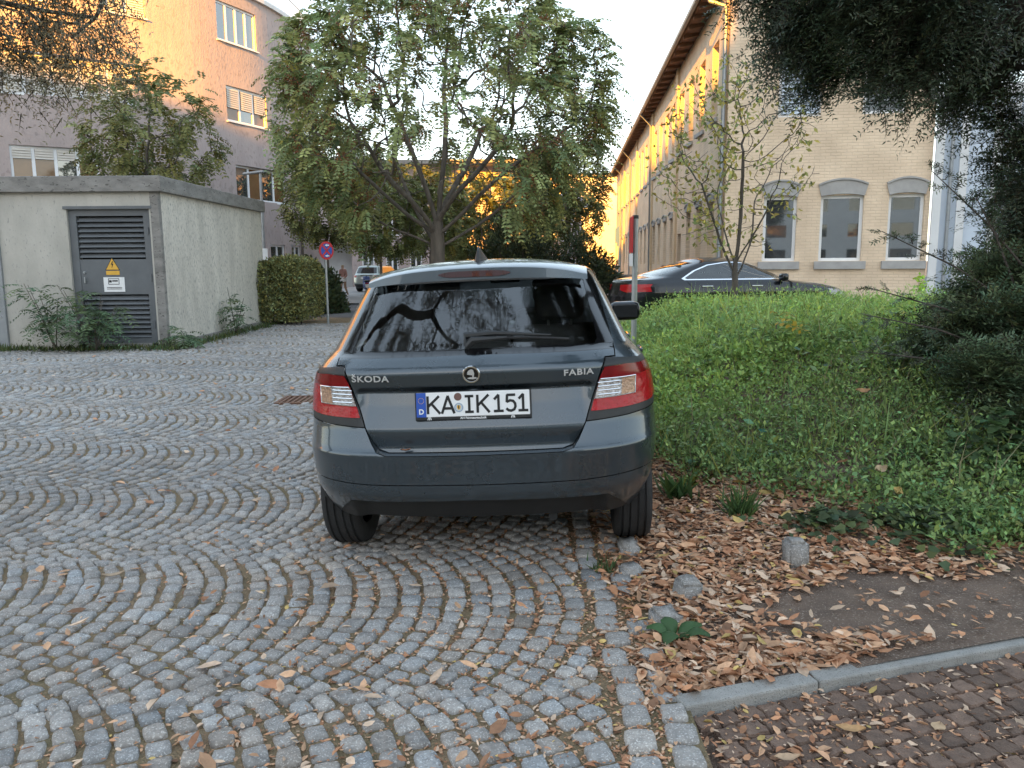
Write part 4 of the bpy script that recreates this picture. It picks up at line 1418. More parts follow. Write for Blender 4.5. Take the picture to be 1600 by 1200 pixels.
for sd in (1, -1):
    lb_ = part(HB, cut, 'lampbase', 'tail_light', 'black', hb, (sd,), .001)
    part(HB, cut, 'red', 'lens', 'lens_red', lb_, (sd,), .006)
    part(HB, cut, 'red_top', 'upper_lens', 'lens_dark_red', lb_, (sd,), .006)
    part(HB, cut, 'clear', 'reversing_lens', 'lens_clear', lb_, (sd,), .006)
    part(HB, cut, 'amber', 'indicator_lens', 'lens_amber', lb_, (sd,), .006)
    part(HB, cut, 'side_rear', 'side_window', 'glass_side', hb, (sd,), -.002)
    part(HB, cut, 'side_front', 'side_window', 'glass_side', hb, (sd,), -.002)
    part(HB, cut, 'hlamp', 'headlight', 'lens_clear', hb, (sd,))
part(HB, cut, 'wind', 'windscreen', 'glass', hb, offset=-.002)
part(HB, cut, 'grille', 'grille', 'black', hb)


# clear-lens frame strips
def surf(x, z, off=0.0):
    u = HB.u_rear(abs(x), z)
    p = HB.P(np.array([u]), np.array([z]))[0]; n = HB.N(np.array([u]), np.array([z]))[0]
    p = p + n * off
    if x < 0: p[0] *= -1; n[0] *= -1
    return Vector(p), Vector(n)


def strip_on(pts, rad, off, name, mat, parent, n=6):
    q = []
    for i in range(len(pts) - 1):
        for k in range(6):
            t = k / 6
            q.append(surf(pts[i][0] + (pts[i + 1][0] - pts[i][0]) * t, pts[i][1] + (pts[i + 1][1] - pts[i][1]) * t, off)[0])
    q.append(surf(*pts[-1], off)[0])
    return MB().tube(q, rad, n).build(name, M[mat], parent, smooth=True)


tl = [o for o in hb.children if o.name.startswith('tail_light')]
for o, sd in zip(tl, (1, -1)):
    strip_on([(sd * .577, .893), (sd * .742, .890), (sd * .738, .812), (sd * .549, .806)], .0028, .007, 'lens_frame', 'chrome', o)
    for k in range(4):
        zz = .822 + k * .018
        strip_on([(sd * .565, zz), (sd * .668, zz)], .003, .0055, 'lens_rib', 'chrome', o)

# roof spoiler with brake light
sp = MB()
nx_ = 33
rows = []
for i in range(nx_):
    x = -.545 + 1.09 * i / (nx_ - 1)
    f = abs(x) / .545
    k = f ** 4
    rows.append([(x * .98, .86, 1.449 - .030 * f * f - .028 * k), (x, .62, 1.440 - .026 * f * f - .030 * k), (x, .42 + .055 * f * f + .05 * k, 1.411 - .022 * f * f - .032 * k), (x, .405 + .055 * f * f + .05 * k, 1.404 - .022 * f * f - .032 * k),
                 (x, .398 + .055 * f * f + .05 * k, 1.352 - .012 * f * f - .012 * k), (x * .99, .415 + .05 * f * f + .05 * k, 1.343 - .012 * f * f), (x * .98, .52, 1.358 - .012 * f * f)])
vs_, fs_ = [], []
m_ = len(rows[0])
for r_ in rows: vs_ += r_
for i in range(nx_ - 1):
    for j in range(m_ - 1):
        fs_.append((i * m_ + j, (i + 1) * m_ + j, (i + 1) * m_ + j + 1, i * m_ + j + 1))
fs_.append(tuple(range(m_))); fs_.append(tuple(range((nx_ - 1) * m_, nx_ * m_)))
spo = sp.add(vs_, fs_).build('roof_spoiler', M['paint'], tg, smooth=True, angle=28)
bl_pts, bl_f = [], []
for i in range(25):
    x = -.175 + .35 * i / 24
    f = abs(x) / .545; e = max(0, 1 - (abs(x) / .178) ** 6)
    y = .398 + .055 * f * f
    bl_pts += [(x, y - .004, 1.379 + .013 * e - .012 * f * f), (x, y - .005, 1.379 - .015 * e - .012 * f * f)]
bl_f = [(2 * i, 2 * i + 1, 2 * i + 3, 2 * i + 2) for i in range(24)]
MB().add(bl_pts, bl_f).build('brake_light', M['brake_dark'], spo, smooth=True)
# shark fin aerial
fin = []
for (y, h, w_) in ((.58, .0, .026), (.62, .058, .014), (.655, .076, .010), (.70, .066, .016), (.77, .034, .022), (.84, .004, .014)):
    fin.append([(-w_ * 1.6, y, 1.434 + (y - .6) * .06), (-w_ * .35, y, 1.434 + h), (w_ * .35, y, 1.434 + h), (w_ * 1.6, y, 1.434 + (y - .6) * .06)])
vs_ = [p for r_ in fin for p in r_]; fs_ = []
for i in range(len(fin) - 1):
    for j in range(3): fs_.append((i * 4 + j, i * 4 + j + 1, i * 4 + j + 5, i * 4 + j + 4))
fs_.append((0, 1, 2, 3))
MB().add(vs_, fs_).build('roof_aerial', M['black'], hb, smooth=True, angle=50)

# badges, lettering
ymid = float(HB.yr(.942))
p, n = surf(0, .942, .004)
rot = Matrix.Rotation(math.atan2(n.z, -n.y), 4, 'X')
Mb = Matrix.Translation(p) @ Matrix.Rotation(-math.atan2(n.z, -n.y), 4, 'X') @ Matrix.Rotation(R(90), 4, 'X')
bd = MB().lathe([(.0305, 0), (.0385, 0.0), (.0405, .003), (.0385, .006), (.0325, .006), (.0305, .003), (.0305, 0)], 40, 'z', M=Mb).build('badge', M['chrome'], tg, smooth=True)
MB().lathe([(0, .001), (.0315, .001), (.0315, 0)], 32, 'z', M=Mb).build('badge_field', M['gloss_black'], bd)
wing = MB()
for a0, a1, r0, r1 in ((100, 125, .008, .026), (122, 145, .006, .0265), (142, 163, .005, .026), (160, 178, .004, .024)):
    pts = []
    for i in range(5):
        t = R(a0 + (a1 - a0 - 4) * i / 4); pts.append((r1 * math.cos(t) + .006, r1 * math.sin(t) - .002))
    for i in range(5):
        t = R(a1 - 4 - (a1 - a0 - 4) * i / 4); pts.append((r0 * math.cos(t) + .008, r0 * math.sin(t) - .004))
    wing.prism(pts, .001, .004, 'z', Mb)
wing.prism([(-.020, -.016), (-.006, -.0125), (.010, -.012), (.024, -.014), (.023, -.019), (.006, -.022), (-.012, -.020)], .001, .004, 'z', Mb)
wing.prism([(.004, -.012), (.011, -.012), (.014, .004), (.010, .020), (.002, .024), (.006, .008)], .001, .004, 'z', Mb)
wing.build('winged_arrow', M['badge_metal'], bd)


def on_tail(x, z, off=.003):
    p, n = surf(x, z, off)
    t = (surf(x + .01, z, off)[0] - surf(x - .01, z, off)[0]).normalized()
    up = n.cross(t).normalized()
    return Matrix(((t.x, up.x, n.x, p.x), (t.y, up.y, n.y, p.y), (t.z, up.z, n.z, p.z), (0, 0, 0, 1)))


text_mesh('lettering', '\u0160KODA', .040, M['badge_metal'], tg, on_tail(-.470, .930), sx=1.30, bold=.0007, ext=.0015, spacing=1.10)
text_mesh('lettering', 'FABIA', .038, M['badge_metal'], tg, on_tail(.480, .930), sx=1.28, bold=.0007, ext=.0015, spacing=1.12)

# number plate
py = float(HB.yr(.80)) + .004
PZ = .808
Mp = Matrix.Translation((0, py - .004, PZ)) @ Matrix.Rotation(R(-6), 4, 'X') @ Matrix.Rotation(R(90), 4, 'X')
plate = MB().bbox(-.265, .265, -.070, .060, -.012, .004, .005, Mp).build('number_plate', M['black'], tg)
plw = MB().bbox(-.2575, .2575, -.054, .056, .003, .0075, .003, Mp).build('plate_face', M['white'], plate)
MB().box(-.2575, -.213, -.0535, .0555, .0076, .0085, Mp).build('blue_band', M['blue_sign'], plate)
text_mesh('letter', 'D', .032, M['white'], plate, Mp @ Matrix.Translation((-.235, -.030, .0092)), bold=.001)
stb = MB()
for i in range(12):
    a = i * math.pi / 6
    stb.box(-.235 + .0125 * math.cos(a) - .0014, -.235 + .0125 * math.cos(a) + .0014, .020 + .0125 * math.sin(a) - .0014, .020 + .0125 * math.sin(a) + .0014, .0086, .0092, Mp)
stb.build('star_ring', M['yellow_sign'], plate)
def glyph(name, strokes, x0, wd):
    g = MB()
    t = .0115 / 2
    for pl in strokes:
        for i in range(len(pl) - 1):
            a = np.array([x0 + pl[i][0] * wd, (pl[i][1] - .5) * .076]); b = np.array([x0 + pl[i + 1][0] * wd, (pl[i + 1][1] - .5) * .076])
            d = (b - a) / np.linalg.norm(b - a); n_ = np.array([-d[1], d[0]]) * t
            e = d * (t * .35)
            z1_ = .0088 + .0002 * (i % 3)
            g.prism([tuple(a - e - n_), tuple(b + e - n_), tuple(b + e + n_), tuple(a - e + n_)], .0079, z1_, 'z', Mp)
    return g.build(name, M['ink'], plate)


ONE = [[(.12, .74), (.52, .98), (.52, .04)], [(.08, .04), (.96, .04)]]
GK = [[(.1, 0), (.1, 1)], [(.95, 1), (.14, .42)], [(.38, .58), (1, 0)]]
FIVE = [[(.92, .96), (.16, .96), (.12, .56)], [(.12, .56), (.45, .64), (.75, .60), (.93, .45), (.95, .28), (.83, .11), (.55, .035), (.28, .06), (.08, .16)]]
glyph('letter', GK, -.211, .060)
glyph('letter', [[(.02, 0), (.5, 1), (.98, 0)], [(.2, .28), (.8, .28)]], -.142, .058)
glyph('letter', [[(.5, .04), (.5, .96)], [(.1, .04), (.9, .04)], [(.1, .96), (.9, .96)]], -.038, .044)
glyph('letter', GK, .016, .058)
glyph('digit', ONE, .093, .046)
glyph('digit', FIVE, .149, .046)
glyph('digit', ONE, .204, .046)
MB().lathe([(0, .0095), (.017, .0095), (.0175, .0078)], 24, 'z', (-.067, .034, 0), M=Mp).build('inspection_seal', pm('brown_seal', (.16, .085, .07), .5, var=.1, scale=30), plate)
sl = MB().lathe([(0, .0092), (.021, .0092), (.0215, .0078)], 28, 'z', (-.064, -.014, 0), M=Mp).build('state_seal', pm('pale_seal', (.50, .56, .58), .5, var=.1, scale=30), plate)
MB().lathe([(.017, .0097), (.0185, .0097), (.0185, .0092)], 28, 'z', (-.064, -.014, 0), M=Mp).build('seal_ring', M['blue_sign'], sl)
MB().prism([(-.072, -.004), (-.072, -.016), (-.064, -.026), (-.056, -.016), (-.056, -.004)], .0092, .0100, 'z', Mp).build('seal_shield', M['yellow_sign'], sl)
MB().prism([(-.0665, -.004), (-.0665, -.020), (-.0615, -.020), (-.0615, -.004)], .0095, .0106, 'z', Mp).build('seal_bar', M['ink'], sl)
text_mesh('dealer_lettering', 'AH Fahrzeugtechnik', .0145, M['white'], plate, Mp @ Matrix.Translation((0, -.062, .0046)), sx=1.0, bold=.0003, ext=.0004)
for x in (-.20, .18):
    tri = MB()
    for k in range(3): tri.prism([(x + k * .008 - .010, -.067), (x + k * .008 - .006, -.067), (x + k * .004 - .002, -.054), (x + k * .004 - .005, -.054)], .0042, .0052, 'z', Mp)
    tri.build('dealer_mark', M['white'], plate)

# wiper, handle lip, tow cover
p0, n0 = surf(0.0, 1.052, .02)
wp = MB().tube([surf(-.03, 1.045, .012)[0], surf(0, 1.062, .030)[0], surf(.06, 1.066, .028)[0], surf(.16, 1.074, .022)[0]], [.016, .019, .013, .008], 8)
wp.tube([surf(-.03, 1.050, .02)[0], surf(-.035, 1.085, .025)[0], surf(.10, 1.092, .026)[0], surf(.36, 1.078, .018)[0]], [.010, .017, .013, .004], 8)
wpo = wp.build('rear_wiper', M['black'], tg, smooth=True)
MB().tube([surf(-.02 + .066 * i, 1.066 + .012 * math.sin(i * .5), .010)[0] for i in range(8)], .007, 6).build('wiper_blade', M['tyre'], wpo, smooth=True)
# wheels, arches, underbody
for sd in (1, -1):
    for y in (AX_R, AX_F):
        wheel(hb, (sd * .735, y, RW), sd)
        MB().lathe([(.352, -.28), (.352, .045), (.33, .05)], 30, 'x', (sd * .735, y, RW), 0, math.pi).build('wheel_liner', M['black'], hb) if sd > 0 else \
            MB().lathe([(.352, .28), (.352, -.045), (.33, -.05)], 30, 'x', (sd * .735, y, RW), 0, math.pi).build('wheel_liner', M['black'], hb)
ub = MB().box(-.55, .55, .75, 3.8, .20, .25).box(-.42, .42, .34, .75, .25, .30)
ub.build('underbody', M['black'], hb)
MB().tube([(-.64, AX_R, RW - .04), (.64, AX_R, RW - .04)], .045, 8).build('rear_axle', M['black'], hb)
MB().tube([(.34, .22, .235), (.34, .6, .235)], .022, 10).build('exhaust_pipe', M['black'], hb, smooth=True)
# mirrors
for sd in (1, -1):
    mb = MB().bbox(-.115, .115, -.05, .07, -.070, .070, .045, Matrix.Translation((sd * .885, 2.62, 1.035)))
    mr = mb.build('door_mirror', M['paint_black'], hb, smooth=True, angle=60)
    MB().bbox(-.092, .092, -.056, -.048, -.050, .050, .006, Matrix.Translation((sd * .885, 2.62, 1.035))).build('mirror_glass', M['gloss_black'], mr)  # gloss black stands in for the mirror's dark reflection of trees
    MB().tube([(sd * .74, 2.66, 1.0), (sd * .84, 2.64, 1.0)], .025, 8).build('mirror_stalk', M['black'], mr)
    for y in (1.25, 2.15):
        MB().bbox(-.012, .012, -.085, .085, -.014, .014, .008, Matrix.Translation((sd * .862, y, .90))).build('door_handle', M['paint'], hb)
# cabin
MB().box(-.66, .66, .62, 3.1, .30, .34).box(-.66, -.62, .62, 3.0, .34, .95).box(.62, .66, .62, 3.0, .34, .95).build('cabin_floor', M['cloth'], hb)
MB().bbox(-.54, .54, .32, .70, .93, .965, .01).build('parcel_shelf', M['cloth'], hb)
for x in (-.40, .40): seat(hb, x, .98, .46, .50, hh=.56)
seat(hb, 0, 1.0, .46, .28, hrest=True, hh=.50)
for x in (-.36, .36): seat(hb, x, 1.88, .42, .50, hh=.64)
MB().bbox(-.64, .64, 2.62, 3.02, .55, .98, .06).build('dashboard', M['black'], hb, smooth=True, angle=60)
Ms = Matrix.Translation((-.36, 2.42, .92)) @ Matrix.Rotation(R(65), 4, 'X')
MB().lathe([(.172, -.014), (.186, 0), (.172, .014), (.160, 0), (.172, -.014)], 32, 'z', M=Ms).bbox(-.16, .16, -.02, .02, -.012, .012, .006, Ms).build('steering_wheel', M['black'], hb, smooth=True, angle=60)
MB().bbox(-.11, .11, 2.40, 2.44, 1.285, 1.345, .012).build('rear_view_mirror', M['black'], hb)
# leaf on the bumper ledge handled with the other leaves; put the car in place
CAR_YAW, CAR_ROLL = R(-3.6), R(2.1)
CAR_O = Vector((-0.150, 3.43, -0.012))
HBM = Matrix.Translation(CAR_O) @ Matrix.Rotation(CAR_YAW, 4, 'Z') @ Matrix.Rotation(-CAR_ROLL, 4, 'Y') @ Matrix.Translation((0, 0, 0.003))
hb.matrix_world = HBM @ Matrix.Diagonal((0.985, 1, 1, 1))
# ------------------------------------------------------------------ the black saloon behind the bank
SD = Shell(
    w=[(.16, .78), (.26, .86), (.40, .925), (.60, .95), (.78, .955), (.90, .935), (.98, .90), (1.02, .86), (1.10, .81), (1.25, .73), (1.38, .65), (1.42, .60)],
    yr=[(.16, .25), (.30, .08), (.50, .02), (.70, .03), (.88, .07), (.98, .10), (1.03, .16), (1.06, .40), (1.09, .62), (1.16, .82), (1.30, 1.24), (1.40, 1.60), (1.44, 1.7)],
    yf=[(.16, 5.05), (.30, 5.18), (.55, 5.22), (.72, 5.16), (.84, 4.95), (.92, 4.55), (.99, 3.95), (1.03, 3.72), (1.12, 3.52), (1.38, 2.85), (1.44, 2.7)],
    nr=3.6, Lr=1.0, nf=3.0, Lf=1.1, zmin=.19, zr=1.405, rise=.085, spine=(1.95, 2.5), sig=.008, bulge=.05, step=.04)
sd_ = empty('saloon_car', (0, 0, 0))
tag(sd_, 'black saloon car with chrome window line parked in front of the cream brick building', 'car')
P_ = SD.poly
sr = [(1.30, 1.07), (1.55, 1.21), (1.85, 1.315), (2.25, 1.365), (2.32, 1.37), (2.32, 1.045), (1.5, 1.045)]
sf = [(2.40, 1.37), (2.75, 1.345), (3.10, 1.23), (3.62, 1.065), (3.60, 1.045), (2.40, 1.045)]
chrome_o = [(1.22, 1.055), (1.50, 1.215), (1.83, 1.335), (2.25, 1.39), (2.45, 1.392), (2.78, 1.365), (3.12, 1.25), (3.74, 1.06), (3.66, 1.022), (1.28, 1.022)]
chrome_i = [(1.30, 1.06), (1.54, 1.20), (1.85, 1.318), (2.25, 1.372), (2.45, 1.374), (2.76, 1.348), (3.10, 1.232), (3.64, 1.062), (3.60, 1.044), (1.34, 1.044)]
regs = [('sr', P_(sr, 'side')), ('sf', P_(sf, 'side')), ('trim', P_(chrome_i, 'side')), ('chrome', P_(chrome_o, 'side')),
        ('arch', P_(circle(1.12, .345, .385), 'side')), ('arch', P_(circle(4.25, .345, .385), 'side')),
        ('shut', side_line(SD, [(2.36, 1.4), (2.36, .35)], .010)), ('shut', side_line(SD, [(1.30, 1.03), (1.45, .85), (1.52, .6)], .010)), ('shut', side_line(SD, [(3.62, 1.03), (3.62, .40)], .010)),
        ('lamp', P_([(.30, .93), (.90, .95), (.93, .80), (.60, .78), (.34, .82)], 'rear')), ('rglass', P_([(0, 1.12), (.60, 1.12), (.52, 1.37), (0, 1.39)], 'rear')),
        ('wind', P_([(0, 1.06), (.72, 1.06), (.58, 1.37), (0, 1.38)], 'front')), ('hl', P_([(.55, .78), (.90, .82), (.93, .70), (.60, .64)], 'front')), ('grille', P_([(0, .72), (.45, .72), (.42, .45), (0, .43)], 'front'))]
c2 = SD.cut(regs)
part(SD, c2, 'body', 'body_shell', 'paint_black', sd_)
part(SD, c2, 'shut', 'shut_line', 'void', sd_, offset=-.01)['kind'] = 'stuff'
for s_ in (1, -1):
    part(SD, c2, 'sr', 'side_window', 'glass_side', sd_, (s_,))
    part(SD, c2, 'sf', 'side_window', 'glass_side', sd_, (s_,))
    part(SD, c2, 'trim', 'window_trim', 'gloss_black', sd_, (s_,))
    part(SD, c2, 'chrome', 'chrome_trim', 'chrome', sd_, (s_,), .004)
    part(SD, c2, 'lamp', 'tail_light', 'lens_red', sd_, (s_,), .004)
    part(SD, c2, 'hl', 'headlight', 'lens_clear', sd_, (s_,), .003)
    for y in (1.12, 4.25):
        wheel(sd_, (s_ * .83, y, .345), s_, r=.345, wd=.22, rim_r=.25)
    mr = MB().bbox(-.12, .12, -.06, .08, -.08, .08, .05, Matrix.Translation((s_ * .99, 3.40, 1.07))).build('door_mirror', M['paint_black'], sd_, smooth=True, angle=60)
    MB().tube([(s_ * .84, 3.42, 1.02), (s_ * .95, 3.42, 1.04)], .03, 8).build('mirror_stalk', M['black'], mr)
    for y in (1.75, 2.85):
        MB().bbox(-.012, .012, -.12, .12, -.014, .014, .008, Matrix.Translation((s_ * .955, y, .895))).build('door_handle', M['chrome'], sd_)
part(SD, c2, 'rglass', 'rear_window', 'glass', sd_)
part(SD, c2, 'wind', 'windscreen', 'glass', sd_)
part(SD, c2, 'grille', 'grille', 'chrome', sd_)
MB().box(-.7, .7, .3, 5.0, .2, .25).build('underbody', M['black'], sd_)
MB().box(-.74, .74, 1.2, 3.9, .36, .40).bbox(-.68, .68, 3.1, 3.7, .6, 1.0, .05).build('cabin_floor', M['cloth'], sd_)
for x in (-.42, .42):
    seat(sd_, x, 1.55, .46, .55, hh=.58)
    seat(sd_, x, 2.45, .44, .55, hh=.64)
yaw = R(-80)
q = Vector((2.15, 17.2, 0))
q.z = float(gz(4.5, 19))
sd_.matrix_world = Matrix.Translation(q) @ Matrix.Rotation(yaw, 4, 'Z') @ Matrix.Diagonal((1, 1, 1, 1))

# ------------------------------------------------------------------ the silver off-roader down the street
SU = Shell(
    w=[(.2, .80), (.35, .90), (.6, .94), (.95, .94), (1.05, .90), (1.12, .86), (1.4, .76), (1.58, .70)],
    yr=[(.2, .18), (.4, .06), (.55, .0), (.75, .02), (1.05, .08), (1.12, .14), (1.5, .34), (1.6, .42)],
    yf=[(.2, 4.5), (.5, 4.68), (.8, 4.6), (1.0, 4.2), (1.1, 3.6), (1.2, 3.4), (1.58, 2.7)],
    nr=4, Lr=.9, nf=3, Lf=1.0, zmin=.25, zr=1.58, rise=.08, spine=(1.2, 2.4), sig=.01, bulge=.05, step=.06)
su = empty('estate_car', (0, 0, 0))
tag(su, 'silver-green tall estate car parked across the street near the walking person', 'car')
c3 = SU.cut([('rglass', SU.poly([(0, 1.14), (.70, 1.14), (.62, 1.50), (0, 1.52)], 'rear')), ('lamp', SU.poly([(.58, 1.02), (.93, 1.04), (.93, .90), (.62, .88)], 'rear')),
             ('dark', SU.poly([(0, .48), (.9, .5), (.9, .26), (0, .26)], 'rear')), ('sw', SU.poly([(.75, 1.5), (2.6, 1.5), (3.2, 1.14), (.6, 1.14)], 'side')),
             ('arch', SU.poly(circle(.95, .36, .41), 'side')), ('arch', SU.poly(circle(3.75, .36, .41), 'side'))])
part(SU, c3, 'body', 'body_shell', 'paint_silver', su)
part(SU, c3, 'rglass', 'rear_window', 'gloss_black', su)
part(SU, c3, 'dark', 'lower_bumper', 'black', su)
for s_ in (1, -1):
    part(SU, c3, 'lamp', 'tail_light', 'lens_red', su, (s_,), .004)
    part(SU, c3, 'sw', 'side_window', 'gloss_black', su, (s_,))
    for y in (.95, 3.75): wheel(su, (s_ * .82, y, .36), s_, r=.36, wd=.22, rim_r=.25)
MB().box(-.7, .7, .3, 4.4, .26, .4).build('underbody', M['black'], su)
MB().bbox(-.26, .26, -.005, .03, .80, .91, .005).build('number_plate', M['white'], su)
su.matrix_world = Matrix.Translation((-9.0, 49.5, float(gz(-9, 50)) + .06)) @ Matrix.Rotation(R(-16), 4, 'Z')
# ================================================================== plants
def unit(v):
    return v / np.maximum(np.linalg.norm(v, axis=-1, keepdims=True), 1e-9)


class Leaves:
    """collects leaf-shaped faces (four-cornered blades) with a tint each"""

    def __init__(s):
        s.v, s.c = [], []

    def add(s, P, D, Nn, L, Wd, col, bend=0.0, mid=0.45):
        P, D = np.asarray(P, float), unit(np.asarray(D, float))
        n = len(P)
        Sd = unit(np.cross(D, np.asarray(Nn, float)))
        up = np.cross(Sd, D)
        L = np.broadcast_to(np.asarray(L, float), (n,))[:, None]; Wd = np.broadcast_to(np.asarray(Wd, float), (n,))[:, None]
        a = P; b = P + D * L * mid + Sd * Wd * .5 + up * L * bend; c = P + D * L; d = P + D * L * mid - Sd * Wd * .5 + up * L * bend
        s.v.append(np.stack([a, b, c, d], 1).reshape(-1, 3))
        col = np.broadcast_to(np.asarray(col, float), (n, 3))
        s.c.append(np.repeat(col, 4, axis=0))

    def build(s, name, mat, parent=None):
        V = np.concatenate(s.v); C = np.concatenate(s.c)
        F = np.arange(len(V)).reshape(-1, 4)
        return np_mesh(name, V, F, mat, parent, col=C)


def rand_dirs(n, g=None):
    g = g or rng
    return unit(g.normal(size=(n, 3)))


def colour(n, base, var=0.25, hue=0.12, g=None):
    g = g or rng
    b = np.asarray(base, float)
    k = np.clip(g.normal(1, var, size=(n, 1)), .35, 1.9)
    h = g.normal(0, hue, size=(n, 1))
    return np.clip(b * k * np.concatenate([1 + h, np.ones_like(h), 1 - h], 1), .002, .9)


def compound(lv, P, D, length, nl, wl, ll, col, droop=0.5, g=None, cvar=.22):
    """pinnate leaves: nl pairs of leaflets along a drooping stalk, arrays of stalks at once"""
    g = g or rng
    n = len(P)
    D = unit(D)
    side = unit(np.cross(D, np.array([0, 0, 1.0]) + g.normal(0, .15, (n, 3))))
    length = np.broadcast_to(length, (n,))
    lc = colour(n, col, cvar, .10, g)
    for k in range(nl):
        t = (k + 1.2) / (nl + .6)
        pos = P + D * (length * t)[:, None] + np.array([0, 0, -1.0]) * (length * droop * t * t)[:, None]
        ax = unit(D + np.array([0, 0, -1.0]) * (2 * droop * t))
        for sg in (1, -1):
            d = unit(ax * .35 + side * sg + g.normal(0, .12, (n, 3)) + np.array([0, 0, -.25]))
            nr = unit(np.cross(side * sg, ax) * 1.0 + g.normal(0, .25, (n, 3)))
            sc = 1.0 - .35 * abs(t - .45)
            lv.add(pos, d, nr, ll * sc * g.uniform(.8, 1.15, n), wl * sc * g.uniform(.8, 1.2, n), lc * g.uniform(.85, 1.15, (n, 1)))


def colonize(base, dirs, A, step=.3, di=3.0, dk=.5, iters=90, trunk=2.0, jitter=.12, seed=1, limbs=()):
    """space colonisation skeleton. returns nodes, parents"""
    g = np.random.default_rng(seed)
    N = [np.array(base, float)]; par = [-1]
    d = unit(np.array(dirs, float))
    h = 0
    while h < trunk:
        N.append(N[-1] + (d + g.normal(0, .05, 3)) * step); par.append(len(N) - 2); h += step
    top = len(N) - 1
    for k0, ld, ll0 in limbs:
        j = max(top - k0, 1); q = 0.0; dv = unit(np.array(ld, float))
        while q < ll0:
            dv = unit(dv + np.array([0, 0, .035]) + g.normal(0, .06, 3))
            N.append(N[j] + dv * step); par.append(j); j = len(N) - 1; q += step
    A = np.array(A, float)
    alive = np.ones(len(A), bool)
    for it in range(iters):
        if not alive.any(): break
        Nn = np.array(N)
        ai = np.where(alive)[0]
        D = A[ai][:, None, :] - Nn[None]
        dist = np.linalg.norm(D, axis=2)
        j = dist.argmin(1); dm = dist[np.arange(len(ai)), j]
        ok = dm < di
        if not ok.any():
            ok = dm < dm.min() + .5
        grow = {}
        for a_, jj, o in zip(range(len(ai)), j, ok):
            if o: grow.setdefault(jj, []).append(D[a_, jj] / dist[a_, jj])
        added = 0
        for jj, vs2 in grow.items():
            v = unit(np.sum(vs2, axis=0) + g.normal(0, jitter, 3) * len(vs2))
            q = N[jj] + v * step
            if min(np.linalg.norm(np.array(N[-40:]) - q, axis=1)) < step * .25: continue
            N.append(q); par.append(jj); added += 1
        Nn = np.array(N)
        dd = np.linalg.norm(A[ai][:, None, :] - Nn[None, -max(added, 1):], axis=2).min(1)
        alive[ai[dd < dk]] = False
        if added == 0: break
    return np.array(N), np.array(par)


def limb_mesh(N, par, r_tip=.012, ex=2.4, rmax=None, sides=6, flare=None):
    n = len(N)
    w = np.zeros(n)
    ch = [[] for _ in range(n)]
    for i in range(1, n): ch[par[i]].append(i)
    for i in range(n - 1, -1, -1):
        w[i] = (sum(w[c] for c in ch[i]) if ch[i] else 0) + (r_tip ** ex if not ch[i] else 0)
    rad = w ** (1 / ex)
    if rmax: rad = rad * (rmax / rad[0]) ** np.clip(rad / rad[0], 0, 1) if rad[0] < rmax else rad * np.where(rad > .3 * rad[0], 1, 1) * min(1, rmax / rad[0])
    if flare:
        z = N[:, 2] - N[0, 2]
        rad = rad * (1 + flare * np.exp(-z / .25))
    V, F = [], []
    for i in range(1, n):
        a, b = N[par[i]], N[i]
        d = unit(b - a)
        u = unit(np.cross(d, np.array([0.3, .2, 1.0]) if abs(d[2]) < .9 else np.array([1.0, .1, 0])))
        v = np.cross(d, u)
        k = len(V)
        ra, rb = min(rad[par[i]], rad[i] * 1.35), rad[i]
        sd = sides if rb > .03 else 4
        for q, r_ in ((a, ra), (b + d * rb * .3, rb)):
            for m in range(sd):
                t = 2 * math.pi * m / sd
                V.append(q + (u * math.cos(t) + v * math.sin(t)) * r_)
        for m in range(sd):
            F.append((k + m, k + (m + 1) % sd, k + sd + (m + 1) % sd, k + sd + m))
    return np.array(V), np.array(F), rad, ch


def dome(n, c, r, seed, zmin=-1.0, shell=.45, flat=1.0):
    g = np.random.default_rng(seed)
    out = []
    while len(out) < n:
        p = g.uniform(-1, 1, 3)
        q = np.linalg.norm(p)
        if q > 1 or q < shell * g.uniform(.2, 1.6) or p[2] < zmin: continue
        out.append(np.array(c) + p * np.array(r))
    return np.array(out)


def tree_obj(name, label, cat, N, par, r_tip, bark, leaves, leafmat='foliage', rmax=None, group=None, flare=.5, crown='crown'):
    t = empty(name, tuple(N[0]))
    V, F, rad, ch = limb_mesh(N, par, r_tip, rmax=rmax, flare=flare, sides=9)
    np_mesh('trunk', V - N[0], F, M[bark], t, smooth=True)
    if leaves is not None:
        leaves.v = [v - N[0] for v in leaves.v]
        leaves.build(crown, M[leafmat], t)
    tag(t, label, cat, group)
    return t


# ---- the big tree behind the car ----------------------------------------
g1 = np.random.default_rng(5)
base = (-1.98, 22.0, float(gz(-2, 22)) - .05)
A = dome(1400, (-1.75, 22.0, 5.4), (4.6, 4.3, 3.55), 3, zmin=-.92, shell=.5)
low = A[:, 2] < 3.7
A = A[~(low & (np.hypot(A[:, 0] + 1.9, A[:, 1] - 22) < 2.2))]
N, par = colonize(base, (.02, 0, 1), A, step=.32, di=2.2, dk=.5, trunk=2.5, seed=2, iters=70,
                  limbs=[(0, (.25, .1, 1), 3.4), (0, (-.35, -.1, 1), 3.2), (1, (1, -.3, .75), 3.4), (1, (-1, -.2, .7), 3.4), (2, (-.6, .8, .8), 3.2), (0, (.5, .9, .9), 3.2), (0, (.75, -.7, 1.0), 3.2), (1, (-.5, -.9, .9), 3.0), (2, (.9, .3, .45), 2.6), (2, (-.95, .2, .5), 2.6)])
V, F, rad, ch = limb_mesh(N, par, .016)
tips = np.where(rad < .032)[0]
rel = (N[tips] - np.array([-1.9, 22, 5.4])) / np.array([4.6, 4.3, 3.6])
